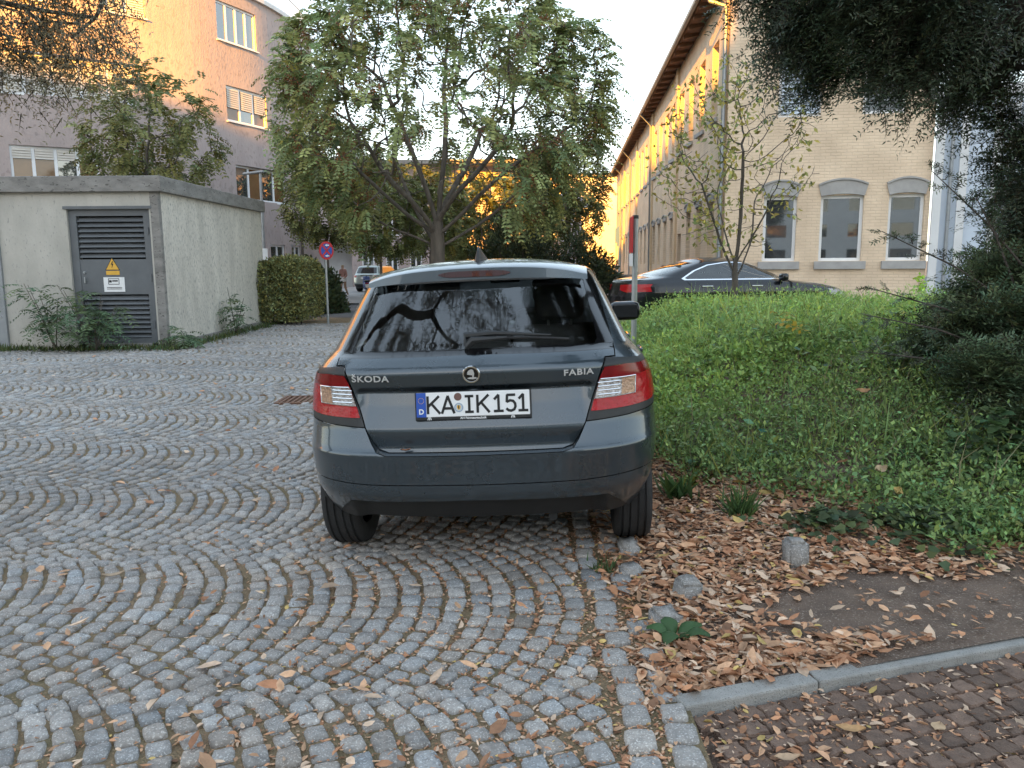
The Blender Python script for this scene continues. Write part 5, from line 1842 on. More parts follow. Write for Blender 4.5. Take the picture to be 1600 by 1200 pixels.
qr = np.linalg.norm(rel, axis=1); mid_ = (np.abs(N[tips][:, 0] + 1.7) < 2.3) & (N[tips][:, 2] > 3.4) & (N[tips][:, 2] < 7.6)
lowc = (np.abs(N[tips][:, 0] + 1.85) < 1.7) & (N[tips][:, 2] < 4.1)
tips = tips[~((qr < .55) | lowc | (mid_ & (g1.random(len(tips)) < .52)))]
lv = Leaves()
P = np.repeat(N[tips], 6, axis=0) + g1.normal(0, .12, (len(tips) * 6, 3))
out = unit(P - np.array([-1.9, 22, 4.2])) * .8 + g1.normal(0, .55, P.shape) + np.array([0, 0, -.15])
compound(lv, P, out, g1.uniform(.42, .75, len(P)), 8, .075, .165, (.265, .305, .125), .50, g1, cvar=.34)
# seed bunches
sel = g1.choice(len(P), 700, replace=False)
for k in range(26):
    q = P[sel] + np.array([0, 0, -.12]) + g1.normal(0, .085, (700, 3))
    lv.add(q, rand_dirs(700, g1) + np.array([0, 0, -.6]), rand_dirs(700, g1), g1.uniform(.05, .09, 700), .03, colour(700, (.30, .13, .07), .3, .1, g1))
print('big tree', len(N), len(tips), len(lv.v))
tree_obj('tree_of_heaven', 'big spreading tree with feathery leaves and reddish seed bunches behind the car', 'tree', N, par, .012, 'bark', lv, rmax=.20)


def broad_tree(label, base, c, r, n, seed, leafcol, nleaf=5, ll=.14, wl=.07, trunk=1.6, pairs=6, length=.4, bark='bark', rmax=None, group=None, name='street_tree', lean=(0, 0, 1), step=.3, cvar=.28, r_tip=.012, shell=.4, droop=.45):
    g = np.random.default_rng(seed)
    A = dome(n, c, r, seed, shell=shell)
    N, par = colonize(base, lean, A, step=step, di=3.5, dk=step * 1.6, trunk=trunk, seed=seed, iters=60)
    V, F, rad, ch = limb_mesh(N, par, r_tip)
    tips = np.where(rad < r_tip * 2.1)[0]
    lv = Leaves()
    P = np.repeat(N[tips], nleaf, axis=0) + g.normal(0, step * .35, (len(tips) * nleaf, 3))
    out = unit(P - np.array(c)) * .7 + g.normal(0, .6, P.shape) + np.array([0, 0, -.1])
    if pairs:
        compound(lv, P, out, g.uniform(.7, 1.2, len(P)) * length, pairs, wl, ll, leafcol, droop, g, cvar)
    else:
        lv.add(P, out + np.array([0, 0, -.4]), rand_dirs(len(P), g), ll * g.uniform(.7, 1.3, len(P)), wl, colour(len(P), leafcol, cvar, .12, g), bend=.06)
    return tree_obj(name, label, 'tree', N, par, r_tip, bark, lv, rmax=rmax, group=group)


gg = lambda x, y: float(gz(x, y)) - .05
broad_tree('bushy pale green tree rising behind the flat-roofed shed', (-9.9, 21.5, gg(-10, 21.5)), (-9.35, 21.5, 4.75), (1.8, 1.6, 1.95), 330, 21, (.21, .225, .085), 7, .15, .06, 2.2, 7, .45, name='shed_tree')
broad_tree('tall street tree standing beside the mauve block, left of the big trunk', (-7.6, 33.5, gg(-7.6, 33.5)), (-7.2, 33.3, 4.8), (2.3, 2.2, 2.6), 330, 22, (.165, .175, .060), 6, .18, .085, 2.2, 6, .5, name='street_tree', group='street trees')
broad_tree('slim street tree with yellowing leaves by the far block windows', (-6.6, 41, gg(-6.6, 41)), (-6.4, 41, 4.3), (2.3, 2.3, 2.5), 280, 23, (.155, .175, .058), 6, .2, .10, 2.0, 6, .55, name='street_tree', group='street trees')
broad_tree('yellow-green street tree half hidden by the big trunk', (-4.4, 44, gg(-4.4, 44)), (-4.2, 44, 4.0), (2.3, 2.3, 2.4), 260, 24, (.16, .175, .055), 6, .2, .10, 2.0, 6, .55, name='street_tree', group='street trees')
broad_tree('loose tree right of the big trunk in front of the lilac wall', (2.9, 36, gg(2.9, 36)), (2.4, 36, 4.6), (2.2, 2.0, 2.6), 260, 25, (.12, .14, .052), 6, .18, .085, 1.6, 6, .5, name='street_tree', group='street trees')
broad_tree('broad back-lit tree far behind the big trunk', (-1.2, 50, gg(-1.2, 50)), (-1.0, 50, 4.0), (4.2, 3.0, 2.9), 380, 26, (.13, .15, .05), 6, .24, .12, 1.6, 6, .6, name='street_tree', group='street trees')

# sapling in the bank ----------------------------------------------------
g2 = np.random.default_rng(31)
base = (3.72, 13.4, float(gm(3.72, 13.4)) - .05)
A = dome(620, (3.60, 13.4, 3.1), (1.50, 1.1, 1.65), 31, shell=.2)
N, par = colonize(base, (.03, 0, 1), A, step=.13, di=2.2, dk=.19, trunk=.85, seed=31, iters=90,
                  limbs=[(0, (.1, 0, 1), 1.8), (1, (-.6, -.2, 1), 1.5), (2, (.6, .2, .9), 1.4), (0, (-.2, .6, 1), 1.2), (0, (.3, -.6, 1), 1.2)])
V, F, rad, ch = limb_mesh(N, par, .0038)
tips = np.where(rad < .0095)[0]
lv = Leaves()
keep = tips[g2.random(len(tips)) < .72]
keep = keep[(N[keep][:, 0] < 3.9) | (g2.random(len(keep)) < .45)]
P = np.repeat(N[keep], 4, axis=0) + g2.normal(0, .07, (len(keep) * 4, 3))
lv.add(P, rand_dirs(len(P), g2) + np.array([0, 0, -.5]), rand_dirs(len(P), g2), g2.uniform(.07, .13, len(P)), .055, colour(len(P), (.33, .30, .085), .3, .15, g2), bend=.08)
tree_obj('young_tree', 'slender half-bare sapling with small yellow leaves growing in front of the black car', 'tree', N, par, .0038, 'bark_dark', lv, rmax=.05, flare=.3)

# dark shrubs behind the car ---------------------------------------------
def shrub(name, label, c, r, n, col, leaf=(.16, .05), seed=1, needle=True, group=None, cat='shrub', mat='foliage', dens=1.0, zscale=1.0):
    g = np.random.default_rng(seed)
    t = empty(name, (c[0], c[1], float(gm(c[0], c[1]))))
    p = unit(g.normal(size=(n, 3)))
    p[:, 2] = np.abs(p[:, 2]) * 1.0 - .1
    rr = g.uniform(.55, 1.0, n) ** .6
    lump = 1 + .16 * np.sin(p[:, 0] * 5 + seed) * np.cos(p[:, 1] * 6 + seed * 2) + .10 * np.sin(p[:, 2] * 11 + p[:, 0] * 8)
    P = p * np.array(r) * (rr * lump)[:, None]
    P[:, 2] = np.maximum(P[:, 2], .03)
    lv = Leaves()
    D = p * .7 + g.normal(0, .6, (n, 3)) + np.array([0, 0, .25])
    lv.add(P, D, rand_dirs(n, g), leaf[0] * g.uniform(.6, 1.3, n), leaf[1] * g.uniform(.7, 1.3, n), colour(n, col, .32, .12, g))
    lv.build('foliage', M[mat], t)
    st = MB()
    for k in range(9):
        a = 2 * math.pi * k / 9
        e = Vector((math.cos(a) * r[0] * .6, math.sin(a) * r[1] * .6, r[2] * g.uniform(.5, .8)))
        st.tube([(0, 0, -.05), tuple(e * .5 + Vector((0, 0, .05))), tuple(e)], [.05 * r[2] / 2, .03 * r[2] / 2, .008], 5)
    st.build('stems', M['bark_dark'], t)
    tag(t, label, cat, group)
    return t


shrub('conifer_shrub', 'dark evergreen thicket directly behind the car roof, beside the trunk', (.2, 26.0), (2.0, 1.5, 3.0), 9000, (.052, .068, .034), (.22, .05), 41, group='dark shrubs behind the car')
shrub('conifer_shrub', 'lower dark evergreen shrub at the right end of the thicket', (2.3, 26.5), (1.5, 1.3, 2.5), 6500, (.060, .078, .038), (.22, .05), 42, group='dark shrubs behind the car')
shrub('conifer_shrub', 'dark shrub at the foot of the mauve block behind the clipped hedge', (-6.1, 25.5), (.80, 1.6, 1.65), 6000, (.058, .080, .036), (.16, .07), 43)
shrub('ivy_bank', 'dark ivy-covered mass left of the walking person', (-7.65, 31.0), (.85, 2.6, 1.7), 7000, (.054, .076, .038), (.16, .09), 44, cat='ivy')
shrub('terrace_shrub', 'small potted shrub before the lilac wall, near the closed parasol', (5.9, 50), (.7, .6, 2.1), 600, (.07, .09, .035), (.22, .08), 45)

# clipped hedge ------------------------------------------------------------
g3 = np.random.default_rng(51)
hz_ = float(gz(-5.3, 19.6))
hd = empty('hedge', (-5.42, 20.0, hz_))
n = 15000
x = g3.uniform(-1, 1, n); y = g3.uniform(-1, 1, n); z = g3.uniform(0, 1, n)
f = g3.integers(0, 4, n)
x = np.where(f == 0, np.sign(x) * g3.uniform(.82, 1.03, n), x); y = np.where(f == 1, -g3.uniform(.86, 1.03, n), y); z = np.where(f == 2, g3.uniform(.88, 1.03, n), z)
b_ = 1 - .12 * (z ** 8)
P = np.stack([x * .54 * b_, y * 1.1 * b_, .10 + z * 1.42], 1)
nz = unit(np.stack([x ** 5, y ** 5, (z * 1.0) ** 6], 1) + 1e-3)
P += nz * (.05 * np.sin(P[:, 0:1] * 7 + P[:, 2:3] * 5) + .03 * np.sin(P[:, 1:2] * 9 + P[:, 2:3] * 11))
lv = Leaves()
lv.add(P, nz * .6 + rand_dirs(n, g3), rand_dirs(n, g3), g3.uniform(.05, .10, n), g3.uniform(.03, .05, n), colour(n, (.27, .28, .115), .40, .12, g3))
lv.build('foliage', M['foliage'], hd)
MB().bbox(-.34, .34, -.88, .88, .22, 1.34, .1).build('dark_core', M['bark_dark'], hd)  # solid dark box filling the hedge behind its leaves
st = MB()
for k in range(8): st.tube([(-.4 + .11 * k, -.8, 0), (-.42 + .12 * k, -.75, .35)], .02, 5)
st.build('stems', M['bark_dark'], hd)
tag(hd, 'clipped green box hedge between the shed and the no-stopping sign', 'hedge')

# weeds by the shed ---------------------------------------------------------
def ailanthus_weed(label, x, y, h, n, seed, spread=.6):
    g = np.random.default_rng(seed)
    t = empty('weed', (x, y, float(gz(x, y)) - .03))
    lv = Leaves(); st = MB()
    for k in range(n):
        a = g.uniform(0, 2 * math.pi); hh = h * g.uniform(.45, 1.0)
        e = np.array([math.cos(a) * spread * g.uniform(.1, .8), math.sin(a) * spread * .5 - .1, hh])
        st.tube([(0, 0, 0), tuple(e * .5 + np.array([0, 0, .05])), tuple(e)], [.010, .008, .004], 5)
        m = 6
        ts = g.uniform(.45, 1, m)
        P = e[None] * ts[:, None]
        D = g.normal(0, 1, (m, 3)); D[:, 2] = g.uniform(.0, .7, m); D[:, 1] = -abs(D[:, 1]) * .8
        compound(lv, P, D, g.uniform(.30, .55, m), 9, .030, .12, (.115, .170, .085), .55, g, .25)
    lv.build('foliage', M['foliage'], t); st.build('stems', M['bark'], t)
    tag(t, label, 'weed')


ailanthus_weed('leafy tree-of-heaven seedlings overgrowing the grey shed door', -7.05, 13.50, 1.15, 15, 61, .95)
ailanthus_weed('tall feathery seedling left of the shed door', -7.75, 13.55, 1.35, 6, 62, .55)
ailanthus_weed('small upright seedling against the pale side wall of the shed', -5.72, 16.6, 1.0, 5, 63, .35)
ailanthus_weed('low weed at the front corner of the shed', -5.70, 14.1, .35, 4, 64, .4)


# ground cover ----------------------------------------------------------------
def cover_mask(x, y):
    edge = np.where(x < 1.5, 5.0 - 1.3 * (x - .95), 4.28 - .85 * (x - 1.5))
    edge = np.maximum(edge, 3.42) + .18 * np.sin(x * 5.3) + .10 * np.sin(x * 11 + 1)
    left = 0.98 + .035 * (y - 4) + .08 * np.sin(y * 4.1)
    return (y > edge) & (x > left)


def scatter(n, g, x0, x1, y0, y1, bias=1.6):
    y = y0 + (y1 - y0) * g.random(n) ** bias
    x = g.uniform(x0, x1, n)
    vis = (np.abs(x) < .68 * y + .5)
    m = vis & cover_mask(x, y)
    return x[m], y[m]


g4 = np.random.default_rng(71)
lv = Leaves()
x, y = scatter(74000, g4, .9, 11.5, 3.4, 15.0, 1.5)
hole = np.sin(x * 3.1 + 1.2 * np.sin(y * 2.3)) * np.sin(y * 2.7 + x * .9) + .5 * np.sin(x * 7.3) * np.sin(y * 6.1 + 1)
kp = hole + g4.normal(0, .28, len(x)) > -.95
x, y, hole = x[kp], y[kp], hole[kp]
n = len(x)
hgt = .06 + .24 * sstep(3.6, 7, y) * g4.random(n)
lump = .5 + .5 * np.sin(x * 2.3 + .7 * y) * np.sin(y * 1.9 - x)
hgt = hgt * (.75 + .5 * np.clip(hole, -.8, 1)) * (.4 + 1.15 * lump) * (1 + .35 * np.sin(x * 5.1) * np.sin(y * 4.3))
z = gm(x, y) + hgt * .4
P0 = np.stack([x, y, z], 1)
az = g4.uniform(0, 2 * math.pi, n)
D0 = unit(np.stack([np.cos(az), np.sin(az) - .3, g4.uniform(.15, .9, n)], 1))
near_ = y < 6.5
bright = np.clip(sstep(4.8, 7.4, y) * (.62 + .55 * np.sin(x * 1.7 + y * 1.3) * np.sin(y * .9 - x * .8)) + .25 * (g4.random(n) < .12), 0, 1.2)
slen = .14 + .16 * g4.random((n, 1)) + .26 * (g4.random((n, 1)) < .22)
for k in range(8):
    t = (k + .5) / 8
    sc = np.where(near_, .74, 1.15) * np.where(g4.random(n) < .12, 1.5, 1.0)
    P = P0 + D0 * (t * slen) + np.array([0, 0, -.05]) * t * t
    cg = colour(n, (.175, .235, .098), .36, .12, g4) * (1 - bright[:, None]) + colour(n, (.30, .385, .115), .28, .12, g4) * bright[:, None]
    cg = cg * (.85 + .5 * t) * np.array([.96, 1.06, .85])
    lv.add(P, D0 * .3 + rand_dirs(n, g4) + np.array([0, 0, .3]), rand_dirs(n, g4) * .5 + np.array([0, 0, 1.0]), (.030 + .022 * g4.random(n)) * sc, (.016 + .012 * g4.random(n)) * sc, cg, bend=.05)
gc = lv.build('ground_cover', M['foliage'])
tag(gc, 'low creeping green shrubs covering the bank between the car and the brick building', 'ground cover', kind='stuff')
lv = Leaves()
x, y = scatter(48000, g4, .9, 11, 4.6, 15.2, 1.0)
n = len(x)
m = (np.sin(x * 1.1 + .4 * y) + np.sin(y * 1.7) + g4.normal(0, .7, n)) > -.35
x, y = x[m], y[m]; n = len(x)
P = np.stack([x, y, gm(x, y)], 1)
D = np.stack([g4.normal(0, .55, n), g4.normal(0, .55, n), np.ones(n)], 1)
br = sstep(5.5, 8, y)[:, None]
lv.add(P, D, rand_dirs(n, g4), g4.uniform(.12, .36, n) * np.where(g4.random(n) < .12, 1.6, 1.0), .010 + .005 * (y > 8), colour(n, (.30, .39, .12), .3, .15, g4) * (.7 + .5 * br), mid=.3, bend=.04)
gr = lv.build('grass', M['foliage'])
tag(gr, 'tufts of long green grass growing through the bank', 'grass', kind='stuff')


# ivy patch and larger weeds at the bed edge
def ivy(name, label, c, r, n, seed, col, size=.055, h=.10):
    g = np.random.default_rng(seed)
    t = empty(name, (c[0], c[1], float(gm(*c))))
    lv = Leaves()
    a = g.uniform(0, 2 * math.pi, n); q = np.minimum(np.abs(g.normal(0, .55, n)), 1.35) * (1 + .35 * np.sin(3 * a + seed))
    X = np.cos(a) * q * r[0]; Y = np.sin(a) * q * r[1]
    Z = gm(X + c[0], Y + c[1]) - float(gm(*c)) + g.random(n) * h * np.maximum(1.1 - q, .1)
    P = np.stack([X, Y, Z + .02], 1)
    az = g.uniform(0, 2 * math.pi, n)
    D = np.stack([np.cos(az), np.sin(az) - .3, g.uniform(-.3, .5, n)], 1)
    Nn = np.stack([g.normal(0, .35, n), g.normal(-.25, .35, n), np.ones(n)], 1)
    cl = colour(n, col, .34, .12, g)
    s_ = size * g.uniform(.45, 1.15, n)
    lv.add(P, D, Nn, s_, s_ * .9, cl, bend=.06, mid=.35)
    dl = D + .9 * np.cross(D, Nn); dr_ = D - .9 * np.cross(D, Nn)
    lv.add(P, dl, Nn, s_ * .62, s_ * .5, cl, mid=.4); lv.add(P, dr_, Nn, s_ * .62, s_ * .5, cl, mid=.4)
    lv.build('foliage', M['foliage'], t)
    tag(t, label, 'ivy')


ivy('ivy_patch', 'dark ivy spilling over the leaf litter at the bed edge near the yew', (1.98, 3.78), (.42, .28), 380, 81, (.088, .125, .052))
ivy('ivy_patch', 'small ivy clump right of the upright granite block', (1.55, 3.86), (.26, .20), 160, 82, (.080, .116, .050))
ivy('ivy_patch', 'ivy and broad leaves at the foot of the yew bush', (2.75, 4.45), (.5, .4), 320, 83, (.075, .125, .045), .065, .35)


def tuft(label, c, n, h, col, seed, w=.012, cat='grass tuft'):
    g = np.random.default_rng(seed)
    t = empty('grass_tuft', (c[0], c[1], float(gm(*c)) - .01))
    lv = Leaves()
    P = np.stack([g.normal(0, .03, n), g.normal(0, .03, n), np.zeros(n)], 1)
    D = np.stack([g.normal(0, .6, n), g.normal(0, .6, n), np.ones(n)], 1)
    lv.add(P, D, rand_dirs(n, g), h * g.uniform(.5, 1.1, n), w, colour(n, col, .25, .1, g), mid=.35, bend=.08)
    lv.build('blades', M['foliage'], t)
    tag(t, label, cat)


tuft('bright green grass tuft at the bed edge behind the granite blocks', (1.22, 4.15), 130, .20, (.085, .150, .050), 91)
tuft('broad-leaved green weed beside the right rear tyre', (.98, 4.55), 40, .20, (.085, .150, .050), 92, .035, 'weed')
tuft('small grass tuft on the cobble edge below the bumper', (.40, 3.52), 40, .09, (.085, .125, .045), 93, .008)
tuft('yellow-green low weed next to the tyre leaves', (1.10, 4.75), 26, .12, (.20, .22, .05), 94, .035, 'weed')
# yellowing leaves in the bank
g5 = np.random.default_rng(95)
yo = empty('yellow_seedling', (2.3, 7.0, float(gm(2.3, 7.0))))
tag(yo, 'yellow compound leaves standing out in the green bank', 'seedling')
for k in range(4):
    yl = Leaves()
    b0 = np.array([g5.normal(0, .2), g5.normal(0, .2), .30 + .03 * k])
    compound(yl, b0[None], np.array([[g5.normal(), g5.normal() - .4, .2]]), .34, 5, .04, .09, (.42, .33, .035), .3, g5, .1)
    yl.build('leaf', M['foliage'], yo)
MB().tube([(0, 0, -.05), (.02, 0, .3)], .006, 5).build('stem', M['bark'], yo)

# dry stalks in the bank
x, y = scatter(900, g4, 1.0, 7, 3.9, 12.5, 1.2)
n = len(x)
lv = Leaves()
P = np.stack([x, y, gm(x, y) + .03], 1)
D = np.stack([g4.normal(0, .9, n), g4.normal(0, .7, n), g4.uniform(.4, 1.2, n)], 1)
lv.add(P, D, rand_dirs(n, g4), g4.uniform(.18, .5, n), .007, colour(n, (.26, .22, .12), .25, .08, g4), mid=.5, bend=.12)
ds = lv.build('dry_stalks', M['foliage'])
tag(ds, 'pale dry stalks sticking out of the green bank', 'stalks', kind='stuff')
# broad leaves mixed into the bank
x, y = scatter(5200, g4, 1.0, 7.5, 3.7, 11, 1.7)
n = len(x)
pk = (np.sin(x * 2.6 + 1) * np.sin(y * 2.2) + g4.normal(0, .35, n)) > .25
x, y = x[pk], y[pk]; n = len(x)
lv = Leaves()
P = np.stack([x, y, gm(x, y) + .06 + .22 * sstep(3.8, 6.5, y) * g4.random(n)], 1)
D = np.stack([g4.normal(0, 1, n), g4.normal(-.3, 1, n), g4.normal(0, .4, n)], 1)
lv.add(P, D, np.stack([g4.normal(0, .4, n), g4.normal(-.3, .4, n), np.ones(n)], 1), g4.uniform(.035, .085, n), g4.uniform(.02, .05, n), colour(n, (.19, .25, .105), .4, .2, g4), bend=.05)
bl_ = lv.build('broad_leaves', M['foliage'])
tag(bl_, 'broader green leaves mixed into the creeping bank plants', 'leaves', kind='stuff')
# ---- yew and hanging conifer ------------------------------------------------
def sprays(lv, P, D, ln, col, g, nl=.034, nw=.009, pairs=9, twigs=4, tp=5, cvar=.3, droop=.25):
    n = len(P)
    D = unit(D)
    up = unit(np.array([0, 0, 1.0]) + g.normal(0, .35, (n, 3)))
    S = unit(np.cross(D, up)); U = np.cross(S, D)
    ln = np.broadcast_to(ln, (n,))
    cl = colour(n, col, cvar, .10, g)

    def row(B, A, Sd, Ud, L, k, tipb):
        for i in range(k):
            t = (i + .6) / k
            pos = B + A * (L * t)[:, None] + np.array([0, 0, -1.0]) * (L * droop * t * t)[:, None]
            for sg in (1, -1):
                d = unit(A * .55 + Sd * sg + Ud * g.normal(0, .25, (n, 1)))
                lv.add(pos, d, Ud + g.normal(0, .3, (n, 3)), nl * g.uniform(.75, 1.15, n), nw, cl * g.uniform(.8, 1.2, (n, 1)) * (1 + .5 * tipb * t), mid=.4)
        # the twig itself
        lv.add(B, A + np.array([0, 0, -droop]), Ud, L, .008, np.tile(np.array([[.045, .030, .020]]), (n, 1)), mid=.1)

    row(P, D, S, U, ln, pairs, .6)
    for k in range(twigs):
        t = (k + .8) / (twigs + .6)
        sg = 1 if k % 2 else -1
        B = P + D * (ln * t)[:, None] + np.array([0, 0, -1.0]) * (ln * droop * t * t)[:, None]
        A = unit(D * .8 + S * sg * .9 + g.normal(0, .15, (n, 3)))
        row(B, A, unit(np.cross(A, U)), U, ln * (.62 - .3 * t), tp, .9)


def conifer(name, label, base, blobs, seed, col, nsp, bark='bark_dark', trunk=1.0, rmax=.16, droop=.25, nl=.034, nw=.009, ln=(.22, .42), lean=(0, 0, 1), down=-.25, cvar=.3, mids=None):
    g = np.random.default_rng(seed)
    A = np.concatenate([dome(int(w * 60), c, r, seed + i, shell=.3) for i, (c, r, w) in enumerate(blobs)])
    N, par = colonize(base, lean, A, step=.22, di=9.0, dk=.34, trunk=trunk, seed=seed, iters=110)
    V, F, rad, ch = limb_mesh(N, par, .006)
    t = empty(name, base)
    b0 = np.array(base)
    np_mesh('trunk', *(lambda q: (q[0] - b0, q[1]))(limb_mesh(N, par, .006, rmax=rmax, flare=.4)[:2]), M[bark], t, smooth=True)
    thin = np.where(rad < .014)[0]
    idx = g.choice(thin, nsp)
    P = N[idx] + g.normal(0, .05, (nsp, 3))
    pd = unit(N[idx] - N[par[idx]])
    D = pd * .9 + g.normal(0, .42, (nsp, 3)) + np.array([0, 0, down])
    lv = Leaves()
    sprays(lv, P - b0, D, g.uniform(*ln, nsp), col, g, nl=nl, nw=nw, droop=droop, cvar=cvar)
    lv.build('crown', M['needles'], t)
    tag(t, label, 'tree')
    return t, N, rad


yb = (5.3, 6.6, float(gz(5.3, 6.6)))
conifer('yew_tree', 'dark yew whose boughs overhang the right edge of the yard', yb,
        [((3.05, 6.7, 3.55), (1.20, 1.0, .80), 5), ((4.5, 6.9, 3.75), (1.2, 1.2, 1.0), 5), ((4.50, 6.75, 2.25), (.50, .7, .95), 3.2), ((1.1, 2.9, 5.2), (.85, 1.1, .55), 2.4), ((3.0, 3.6, 5.0), (1.3, 1.2, .8), 2.5)],
        101, (.058, .078, .046), 8400, trunk=1.2, rmax=.2, down=-.30, nl=.044, nw=.013, ln=(.26, .5))
bb2 = (4.25, 5.95, float(gm(4.25, 5.95)) - .05)
yb2, Nn_, rr_ = conifer('yew_bush', 'dense dark yew bush at the right edge beside the bank', bb2,
        [((3.95, 5.85, .78), (.75, .9, .66), 6), ((4.55, 6.1, 1.35), (.60, .8, .70), 4), ((3.45, 5.35, .45), (.50, .5, .40), 2.6), ((3.35, 4.95, .42), (.50, .42, .40), 2.4)],
        111, (.080, .112, .056), 6400, trunk=.25, rmax=.1, down=.10, nl=.042, nw=.012, ln=(.22, .42))
# long shoots leaving the bush
g6 = np.random.default_rng(112)
lv = Leaves(); st = MB()
for (x0, y0, z0, x1, y1, z1) in [(3.85, 5.9, 1.25, 3.02, 5.9, 2.05), (3.7, 5.8, 1.05, 2.62, 5.75, 1.62), (3.6, 5.7, .85, 2.55, 5.7, 1.22), (3.5, 5.6, .75, 2.42, 5.5, 1.05), (3.7, 5.9, 1.2, 3.3, 5.8, 1.85), (3.4, 5.5, .6, 2.30, 5.3, .82)]:
    a, b = np.array([x0, y0, z0]), np.array([x1, y1, z1])
    st.tube([tuple(a), tuple((a + b) / 2 + np.array([0, 0, .04])), tuple(b)], [.010, .007, .003], 5)
    k = 13
    ts = np.linspace(.35, 1, k)[:, None]
    P = a + (b - a) * ts + np.array([0, 0, .04]) * (1 - (2 * ts - 1) ** 2)
    D = unit(b - a)[None] * .6 + g6.normal(0, .55, (k, 3))
    sprays(lv, P, D, g6.uniform(.07, .16, k), (.055, .078, .040), g6, twigs=2, pairs=7, tp=3, droop=.05)
lv.v = [v - np.array(bb2) for v in lv.v]
st.v = [tuple(np.array(v) - np.array(bb2)) for v in st.v]
lv.build('long_shoots', M['needles'], yb2); st.build('shoot_stems', M['bark_dark'], yb2)
conifer('hanging_conifer', 'brown-green conifer with drooping twigs hanging into the top left', (-5.6, 4.0, float(gz(-5.6, 4))),
        [((-2.95, 5.05, 3.05), (.85, .55, .50), 4.2), ((-4.3, 4.9, 3.5), (.8, .8, .7), 2), ((-1.0, 2.7, 5.2), (.85, 1.0, .55), 2.2), ((-2.9, 3.2, 5.0), (1.2, 1.0, .8), 2)],
        121, (.17, .145, .085), 1900, trunk=1.6, rmax=.16, down=-1.3, droop=.55, nl=.030, ln=(.18, .40))

# ---- fallen leaves --------------------------------------------------------------
g7 = np.random.default_rng(131)
BRN = np.array([[.47, .235, .125], [.54, .32, .19], [.36, .17, .09], [.24, .125, .07], [.58, .42, .30], [.52, .37, .13]])
BW_ = np.array([.24, .30, .13, .09, .20, .04])


def litter(n, X, Y, Z, size, lift=.03, flat=.45):
    ci = g7.choice(6, n, p=BW_)
    C = BRN[ci] * g7.uniform(.85, 1.65, (n, 1))
    az = g7.uniform(0, 2 * math.pi, n)
    D = np.stack([np.cos(az), np.sin(az), g7.normal(0, .18, n)], 1)
    Nn = np.stack([g7.normal(0, flat, n), g7.normal(0, flat, n), np.ones(n)], 1)
    P = np.stack([X, Y, Z + .006 + g7.random(n) * lift], 1)
    s_ = size * np.clip(g7.lognormal(-.12, .45, n), .3, 2.3)
    return LitterMesh(P, D, Nn, s_, s_ * g7.uniform(.32, .62, n), C, Z)


class LitterMesh:
    """dry leaves: six-cornered curled blades folded along the midrib"""

    def __init__(s, P, D, Nn, L, Wd, C, Z):
        n = len(P)
        D = unit(D); S = unit(np.cross(D, Nn)); U = np.cross(S, D)
        L = L[:, None]; Wd = Wd[:, None]
        cur = g7.normal(.08, .16, (n, 1)) * Wd; tip = g7.normal(.03, .10, (n, 1)) * L
        f = lambda t, w_, c, k: P + D * L * t + S * Wd * w_ * .5 + U * (cur * c + tip * k)
        V = np.stack([f(0, 0, 0, 0), f(.28, .85, 1, .1), f(.66, .8, 1, .35), f(1, 0, 0, 1), f(.66, -.8, 1, .35), f(.28, -.85, 1, .1)], 1)
        V[:, :, 2] = np.maximum(V[:, :, 2], (Z + .002)[:, None])
        s.v = V.reshape(-1, 3); s.c = np.repeat(C, 6, axis=0)
        i = np.arange(n)[:, None] * 6
        s.f = np.concatenate([i + np.array([[0, 1, 2, 3]]), i + np.array([[0, 3, 4, 5]])])

    def build(s, name, mat):
        return np_mesh(name, s.v, s.f, mat, None, col=s.c)


n = 95000
x = g7.uniform(.42, 5.2, n); y = 2.3 + 6.2 * g7.random(n) ** 1.5
ky = K0[1] + (x - K0[0]) * KD[1] / KD[0]
m = (y > ky + .05) & (np.abs(x) < .68 * y + .3)
m &= (x > .50 + .05 * np.sin(y * 7) + .1 * g7.normal(size=n) * (y < 4))
m &= ~(cover_mask(x - .12, y - .25) & (g7.random(n) < .965))
bare = ((x - 1.75) / .85) ** 2 + ((y - 3.02 - .10 * (x - 1.5)) / .30) ** 2 + .25 * np.sin(x * 9) * np.sin(y * 11)
pr_ = np.clip((bare - .55) / 1.1, .05, 1)
pr_ = np.where(x > 2.0, np.minimum(pr_, .45), pr_)
m &= g7.random(n) < pr_
x, y = x[m], y[m]
print('litter', len(x))
ll_ = litter(len(x), x, y, gm(x, y) - .01, .040, .018, .28).build('leaf_litter', M['leaf_brown'])
tag(ll_, 'thick carpet of dry orange-brown leaves on the soil beside the cobbles', 'leaf litter', kind='stuff')
n = 12000
t = g7.uniform(0, 3.0, n); s = g7.uniform(.04, 1.6, n) ** 1.0
x = K0[0] + KD[0] * t + KD[1] * s; y = K0[1] + KD[1] * t - KD[0] * s
m = (x > .52) & (y > 1.4)
po = litter(m.sum(), x[m], y[m], np.full(m.sum(), -.012), .024, .014, .25).build('path_litter', M['leaf_brown'])
tag(po, 'small dry leaf bits scattered over the dark pavers', 'leaf litter', kind='stuff')
n = 17000
x = .5 - np.abs(g7.normal(0, .95, n)) ** 1.15; y = 1.9 + 3.0 * g7.random(n)
m = (np.abs(x) < .66 * y + .1) & (x < .52)
x, y = x[m], y[m]
co = litter(len(x), x, y, gz(x, y) - .012, .018, .006, .25).build('joint_debris', M['leaf_brown'])
tag(co, 'fine brown leaf crumbs lying in the joints of the near cobbles', 'leaf debris', kind='stuff')
n = 900
y = 2.0 + 17 * g7.random(n) ** 1.6; x = g7.uniform(-1, .06, n) * .66 * y
m = ~((x < -5.8) & (y > 13.6)) & (x < .45)
so = litter(m.sum(), x[m], y[m], gz(x[m], y[m]) + .008, .042, .006, .3)
